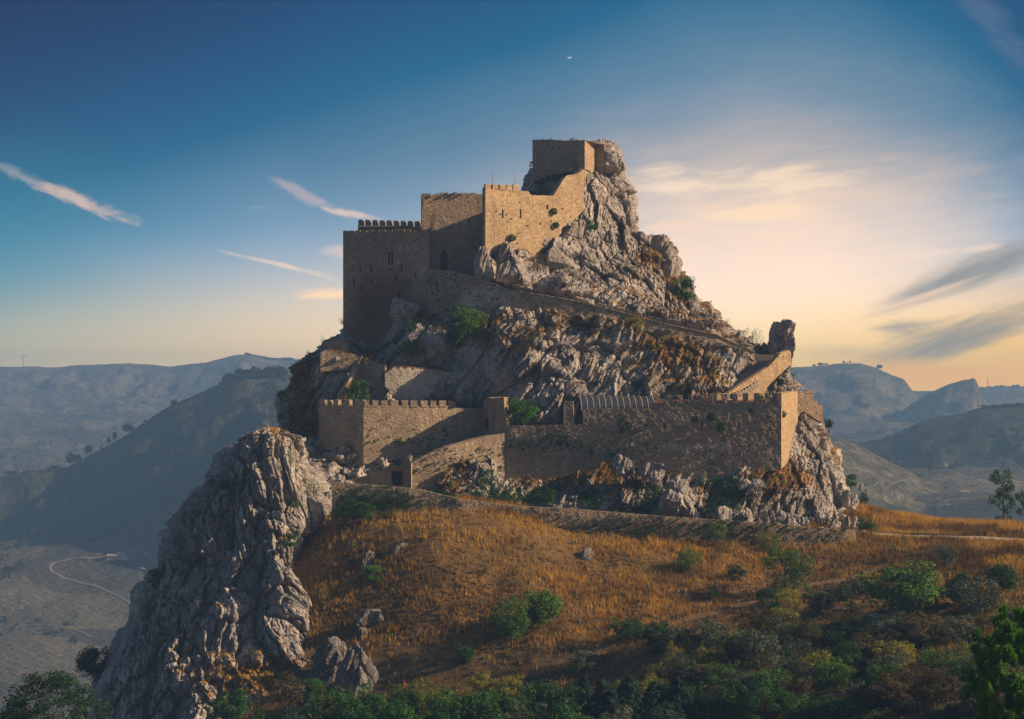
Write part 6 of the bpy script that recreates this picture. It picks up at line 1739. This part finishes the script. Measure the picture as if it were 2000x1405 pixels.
# ------------------------------------------------------------------ road furniture on the shoulder
def low_wall():
    root = None
    pts = [(1672, 1040.5, 241.5), (1760, 1041, 240.2), (1850, 1044.5, 236.8), (1920, 1048.5, 233.4), (2010, 1054, 229.4), (2100, 1060, 226)]
    W['R'] = dict(pts=[(p[0], p[2]) for p in pts], top=[(p[0], p[1] - 1) for p in pts], bot=[(p[0], p[1] + 6) for p in pts])
    build_wall('R', 'low dark kerb wall along the far side of the gravel road', seed=30, thick=0.4, name='roadside_wall', cat='wall', step=3)
low_wall()
rd = [(1640, 243.2), (1700, 240.0), (1780, 236.9), (1850, 234.0), (1930, 231), (2000, 228.0), (2120, 223.5), (2200, 221)]
V = []
for (px, y) in rd:
    x = (px - 1000) * y / F
    for dy in (-2.2, -1, 0, 1, 2.2): V.append((x, y + dy, ground_z(x, y + dy) + .10))
Fc = [(k * 5 + j, k * 5 + 5 + j, k * 5 + 6 + j, k * 5 + 1 + j) for k in range(len(rd) - 1) for j in range(4)]
tag(link('gravel_road', mesh_np('gravel_road', V, np.array(Fc)), M['road']), kind='structure')
bl = quad_obj('block', [P(1911, 1022.5, 256), P(1925, 1023.5, 256), P(1925, 1023.5, 256.8), P(1911, 1022.5, 256.8)], .62, M['tile']); tag(bl, 'small brick block on the shoulder left of the eucalyptus', 'block'); bl.name = 'brick_block'
def pole(px, pt, pb, Y, name, label, cat, r=.05, mat='wood', group=None):
    z0, z1 = P(px, pb, Y)[2], P(px, pt, Y)[2]; v, f = tube([(0, 0, 0), (0, 0, (z1 - z0) * .5), (0, 0, z1 - z0)], [r, r, r * .8], 6)
    o = link(name, mesh_np(name, v, np.array(f)), M[mat]); o.location = (P(px, pb, Y)[0], Y, z0); return tag(o, label, cat, group)
pole(1303, 1304, 1330, 178, 'wire_post', 'thin post in the clearing that carries the slack wire', 'post', .03, 'bark')
v, f = tube([P(1296, 1309, 178.2), P(1303, 1304, 178), P(1326, 1311, 176), P(1350, 1316, 174)], [.022] * 4, 4); tag(link('wire', mesh_np('wire', v, np.array(f)), M['plaster']), 'slack pale wire running right from the thin post', 'wire')
for k, (px, py) in enumerate([(1840, 1019), (1850, 1020), (1868, 1022), (1886, 1024)]):
    pole(px, py - 7, py + 2, 258, 'fence_post', ORD[k] + ' thin fence post from the left on the grassy shoulder', 'post', .035, 'wood', 'fence posts on the shoulder')

# ------------------------------------------------------------------ far away: trees, houses, turbine, towers
def far_tree(px, base, h, w, Y, label, group=None, kind='round'):
    Y = Y * FS; x = (px - 1000) * Y / F; z = far_z(x, Y); zt = (HZ - (base - h)) * Y / F; hh = h * Y / F
    zb = min(z, zt - hh * .8) if abs(z - (zt - hh)) < hh * 2.5 else zt - hh
    root = empty('far_tree', (x, Y, zb)); tag(root, label, 'tree', group)
    c = link('crown', proto(kind, 'far_leaf', prn.randrange(3)), None, root); H = zt - zb; c.location = (0, 0, H * .15); c.scale = (w * Y / F, w * Y / F, H * .88)
    t = link('trunk', TRUNK[0], None, root); t.scale = (w * Y / F * .8, w * Y / F * .8, H)
for (px, b, h, w, lab) in [(138, 913, 28, 20, 'tall rounded tree low on the left ridge crest'), (153, 909, 20, 13, 'narrow tree right beside the rounded ridge tree'), (172, 894, 24, 15, 'single tree with a clear trunk on the left ridge'),
                           (212, 863, 10, 6, 'small tree of a pair on the left ridge, lower one'), (224, 857, 12, 9, 'small tree of a pair on the left ridge, upper one'), (250, 843, 15, 22, 'wide flat tree on the left ridge'),
                           (283, 826, 6, 6, 'tiny dot like tree on the left ridge'), (340, 796, 15, 14, 'rounded tree halfway up the left ridge'), (375, 785, 9, 16, 'low wide tree near the ridge step'),
                           (20, 928, 8, 26, 'low bushes at the left end of the ridge')]:
    far_tree(px, b, h, w, 905, lab)
for k in range(17):
    px = 438 + k * 7.2 + prn.uniform(-2, 2); b = np.interp(px, [430, 480, 560], [750, 731, 729]); hh_ = prn.uniform(8, 16)
    far_tree(px, b + 3, hh_ + 3, prn.uniform(12, 19), 905 - prn.uniform(0, 10), ORD[k] + ' tree from the left in the dense row crowning the left ridge', 'trees in the row on the left ridge')
far_tree(1717, 724, 11, 13, 1900, 'lone tree on the skyline of the right hill')
for k, (px, b, h, w) in enumerate([(1590, 715, 4, 8), (1602, 714, 6, 14), (1613, 713, 5, 8), (1648, 708, 4, 6), (1660, 708, 4, 5)]):
    far_tree(px, b + 1, h, w, 1895, ORD[k] + ' small tree from the left on the top of the right hill', 'clump on the right hill')
for k in range(13):
    px = 480 + k * 7.5 + prn.uniform(-3, 3); far_tree(px, np.interp(px, [480, 520, 575], [693, 702, 704]) + 2, prn.uniform(5, 9), prn.uniform(9, 16), 2095, ORD[k] + ' tree from the left on the far left plateau skyline', 'trees on the far left plateau')
for k in range(24):
    px = 1862 + k * 7 + prn.uniform(-3, 3); far_tree(px, np.interp(px, [1862, 1925, 2030], [764, 760, 757]) + 2, prn.uniform(4, 9), prn.uniform(7, 16), 2410, ORD[k] + ' tree from the left along the far skyline town at right', 'trees of the far skyline town')
for k in range(14):
    px = 1925 + k * 7 + prn.uniform(-3, 3); far_tree(px, np.interp(px, [1920, 2010], [797, 791]) + 3, prn.uniform(6, 9), prn.uniform(10, 18), 1015, ORD[k] + ' tree from the left on the crest of the dark right hill', 'trees on the dark right hill')


def house(px, py, w, h, d, label, parts, Y=None, mat='plaster'):
    y = (Y * FS if Y else far_hit(px, py)); x = (px - 1000) * y / F; s = y / F
    root = empty('house', (x, y, far_z(x, y) - .5)); tag(root, label, 'house')
    for (ox, oy, ww, hh, dd) in parts:
        V = []; ww *= s; hh *= s; dd *= s; ox *= s; oy *= s
        for z in (0, hh):
            for (a, b) in ((0, 0), (ww, 0), (ww, dd), (0, dd)): V.append((ox + a, oy + b, z + (0 if z == 0 else .5)))
        V += [(ox - .2, oy + dd / 2, hh * 1.35 + .5), (ox + ww + .2, oy + dd / 2, hh * 1.35 + .5)]
        me = bpy.data.meshes.new('wall'); me.from_pydata(V, [], [(0, 1, 5, 4), (1, 2, 6, 5), (2, 3, 7, 6), (3, 0, 4, 7), (4, 7, 8), (5, 9, 6)]); me.update(); link('wall', me, M[mat], root)
        e = .3; R = [(ox - e, oy - e, hh + .4), (ox + ww + e, oy - e, hh + .4), (ox + ww + e, oy + dd / 2, hh * 1.35 + .6), (ox - e, oy + dd / 2, hh * 1.35 + .6), (ox + ww + e, oy + dd + e, hh + .4), (ox - e, oy + dd + e, hh + .4)]
        me = bpy.data.meshes.new('roof'); me.from_pydata(R, [], [(0, 1, 2, 3), (3, 2, 4, 5)]); me.update(); link('roof', me, M['tile_dull'], root)
        for k in range(2):
            wx = ox + ww * (.25 + .45 * k); q = [(wx, oy - .05, hh * .35), (wx + ww * .12, oy - .05, hh * .35), (wx + ww * .12, oy - .05, hh * .7), (wx, oy - .05, hh * .7)]
            me = bpy.data.meshes.new('window'); me.from_pydata(q, [], [(0, 1, 2, 3)]); me.update(); link('window', me, M['void'], root)
M['tile_dull'] = mat_plain('faded_roof_tile', (0.34, 0.26, 0.19), nscale=2)
house(226, 1094, 0, 0, 0, 'abandoned stone farmhouse in the left valley beside the winding road', [(-18, 0, 22, 7, 14), (4, 3, 12, 10, 10), (14, -3, 10, 5, 8)])
house(1884, 965, 0, 0, 0, 'pale farm buildings in the right valley below the hairpin track', [(-8, 0, 8, 4, 6), (2, 4, 9, 4, 5)])
for k, (px, w, h) in enumerate([(1944, 7, 5), (1962, 9, 5), (1992, 11, 7), (1884, 6, 4)]):
    house(px, 760, 0, 0, 0, ['small block house on the far skyline, left of the pair', 'small flat house on the far skyline', 'bigger house block at the right end of the far skyline', 'tiny house left of the water tower'][k], [(0, 0, w, h, 6)], Y=2400)
# turbine
def turbine():
    Y = 2080 * FS; x = P(46, 0, Y)[0]; z0 = far_z(x, Y) - 1; root = empty('wind_turbine', (x, Y, z0)); tag(root, 'slender white wind turbine on the far left skyline', 'wind turbine')
    hub = P(46, 694, Y)[2] - z0
    v, f = tube([(0, 0, 0), (0, 0, hub * .5), (0, 0, hub)], [.6, .5, .35], 8); link('tower', mesh_np('tower', v, np.array(f)), M['steel'], root)
    v, f = tube([(0, -.9, hub), (0, -.5, hub), (0, .9, hub), (0, 1.2, hub)], [.1, .35, .35, .1], 8); link('nacelle', mesh_np('nacelle', v, np.array(f)), M['white'], root)
    for a in (95, 218, 335):
        d = np.array([cos(radians(a)), 0, sin(radians(a))]); s_ = np.array([-d[2], 0, d[0]]); L = 8.2; c = np.array([0, -1.0, hub])
        V = [c + d * .3 - s_ * .15, c + d * .3 + s_ * .15, c + d * L * .3 + s_ * .6, c + d * L, c + d * L * .3 - s_ * .2]; V = V + [p + np.array([0, .18, 0]) for p in V]
        me = bpy.data.meshes.new('blade'); me.from_pydata([tuple(p) for p in V], [], [(0, 1, 2, 3, 4), (9, 8, 7, 6, 5), (0, 5, 6, 1), (1, 6, 7, 2), (2, 7, 8, 3), (3, 8, 9, 4), (4, 9, 5, 0)]); me.update(); link('blade', me, M['steel'], root)
turbine()
def water_tower():
    Y = 2380 * FS; x = P(1928.8, 0, Y)[0]; z0 = far_z(x, Y) - 1; root = empty('water_tower', (x, Y, z0)); tag(root, 'thin mast like water tower on the far right skyline', 'tower')
    H = P(1928.8, 739, Y)[2] - z0
    v, f = tube([(0, 0, 0), (0, 0, H * .5), (0, 0, H - 1)], [.7, .55, .5], 8); link('shaft', mesh_np('shaft', v, np.array(f)), M['plaster'], root)
    v, f = tube([(0, 0, H - 1.4), (0, 0, H - 1.0), (0, 0, H), (0, 0, H + .1)], [.5, 1.7, 1.7, .1], 10); link('tank', mesh_np('tank', v, np.array(f)), M['plaster'], root)
water_tower()
# low stone ruins and boulders strewn on the ridge above the valley would be too small to tell apart: part of the hills

# ------------------------------------------------------------------ moon, beyond the air
def moon():
    D = 9000.0; c = P(1112, 108, D); R = 5.0 * D / F
    V = []; n = 16
    for k in range(n + 1):
        t = -radians(150) + radians(120) * k / n; V.append((cos(t) * R, 0, sin(t) * R))
    for k in range(n + 1):
        t = -radians(150) + radians(120) * (n - k) / n; V.append((cos(t) * R, 0, sin(t) * R * .62 - R * .22 * (1 - abs(cos(t))) * 0 - R * .19))
    m, b = new_mat('moon_glow'); b.inputs['Emission Color'].default_value = (1, .95, .88, 1); b.inputs['Emission Strength'].default_value = .4; b.inputs['Base Color'].default_value = (0, 0, 0, 1)
    V2 = V + [(a, 20.0, z) for a, _, z in V]; N = len(V); m2 = (N // 2)
    Fc = [(k, k + 1, N - 2 - k, N - 1 - k) for k in range(m2 - 1)] + [(k + N, N - 1 - k + N, N - 2 - k + N, k + 1 + N) for k in range(m2 - 1)] + [(k, k + N, (k + 1) % N + N, (k + 1) % N) for k in range(N)]
    me = bpy.data.meshes.new('crescent_moon'); me.from_pydata(V2, [], Fc); me.update()
    o = link('crescent_moon', me, m); o.location = c; o.rotation_euler = (0, radians(-14), 0); tag(o, 'tiny crescent moon high in the blue sky', 'moon')
moon()

# ------------------------------------------------------------------ haze
def haze():
    m = bpy.data.materials.new('air'); m.use_nodes = True; nt = m.node_tree; nt.nodes.clear(); E.nt = nt
    out = nd('ShaderNodeOutputMaterial'); v = nd('ShaderNodeVolumePrincipled'); v.inputs['Density'].default_value = HAZE_DENSITY; v.inputs['Color'].default_value = HAZE_COLOR; v.inputs['Anisotropy'].default_value = 0.0
    lk(v.outputs[0], out.inputs['Volume'])
    x, y0, y1, z0, z1 = 2300.0, -60.0, 4000.0, -200.0, 102.0
    V = [(-x, y0, z0), (x, y0, z0), (x, y1, z0), (-x, y1, z0), (-x, y0, z1), (x, y0, z1), (x, y1, z1), (-x, y1, z1)]
    me = bpy.data.meshes.new('haze'); me.from_pydata(V, [], [(3, 2, 1, 0), (4, 5, 6, 7), (0, 1, 5, 4), (1, 2, 6, 5), (2, 3, 7, 6), (3, 0, 4, 7)]); me.update()
    tag(link('haze', me, m), kind='stuff')
haze()
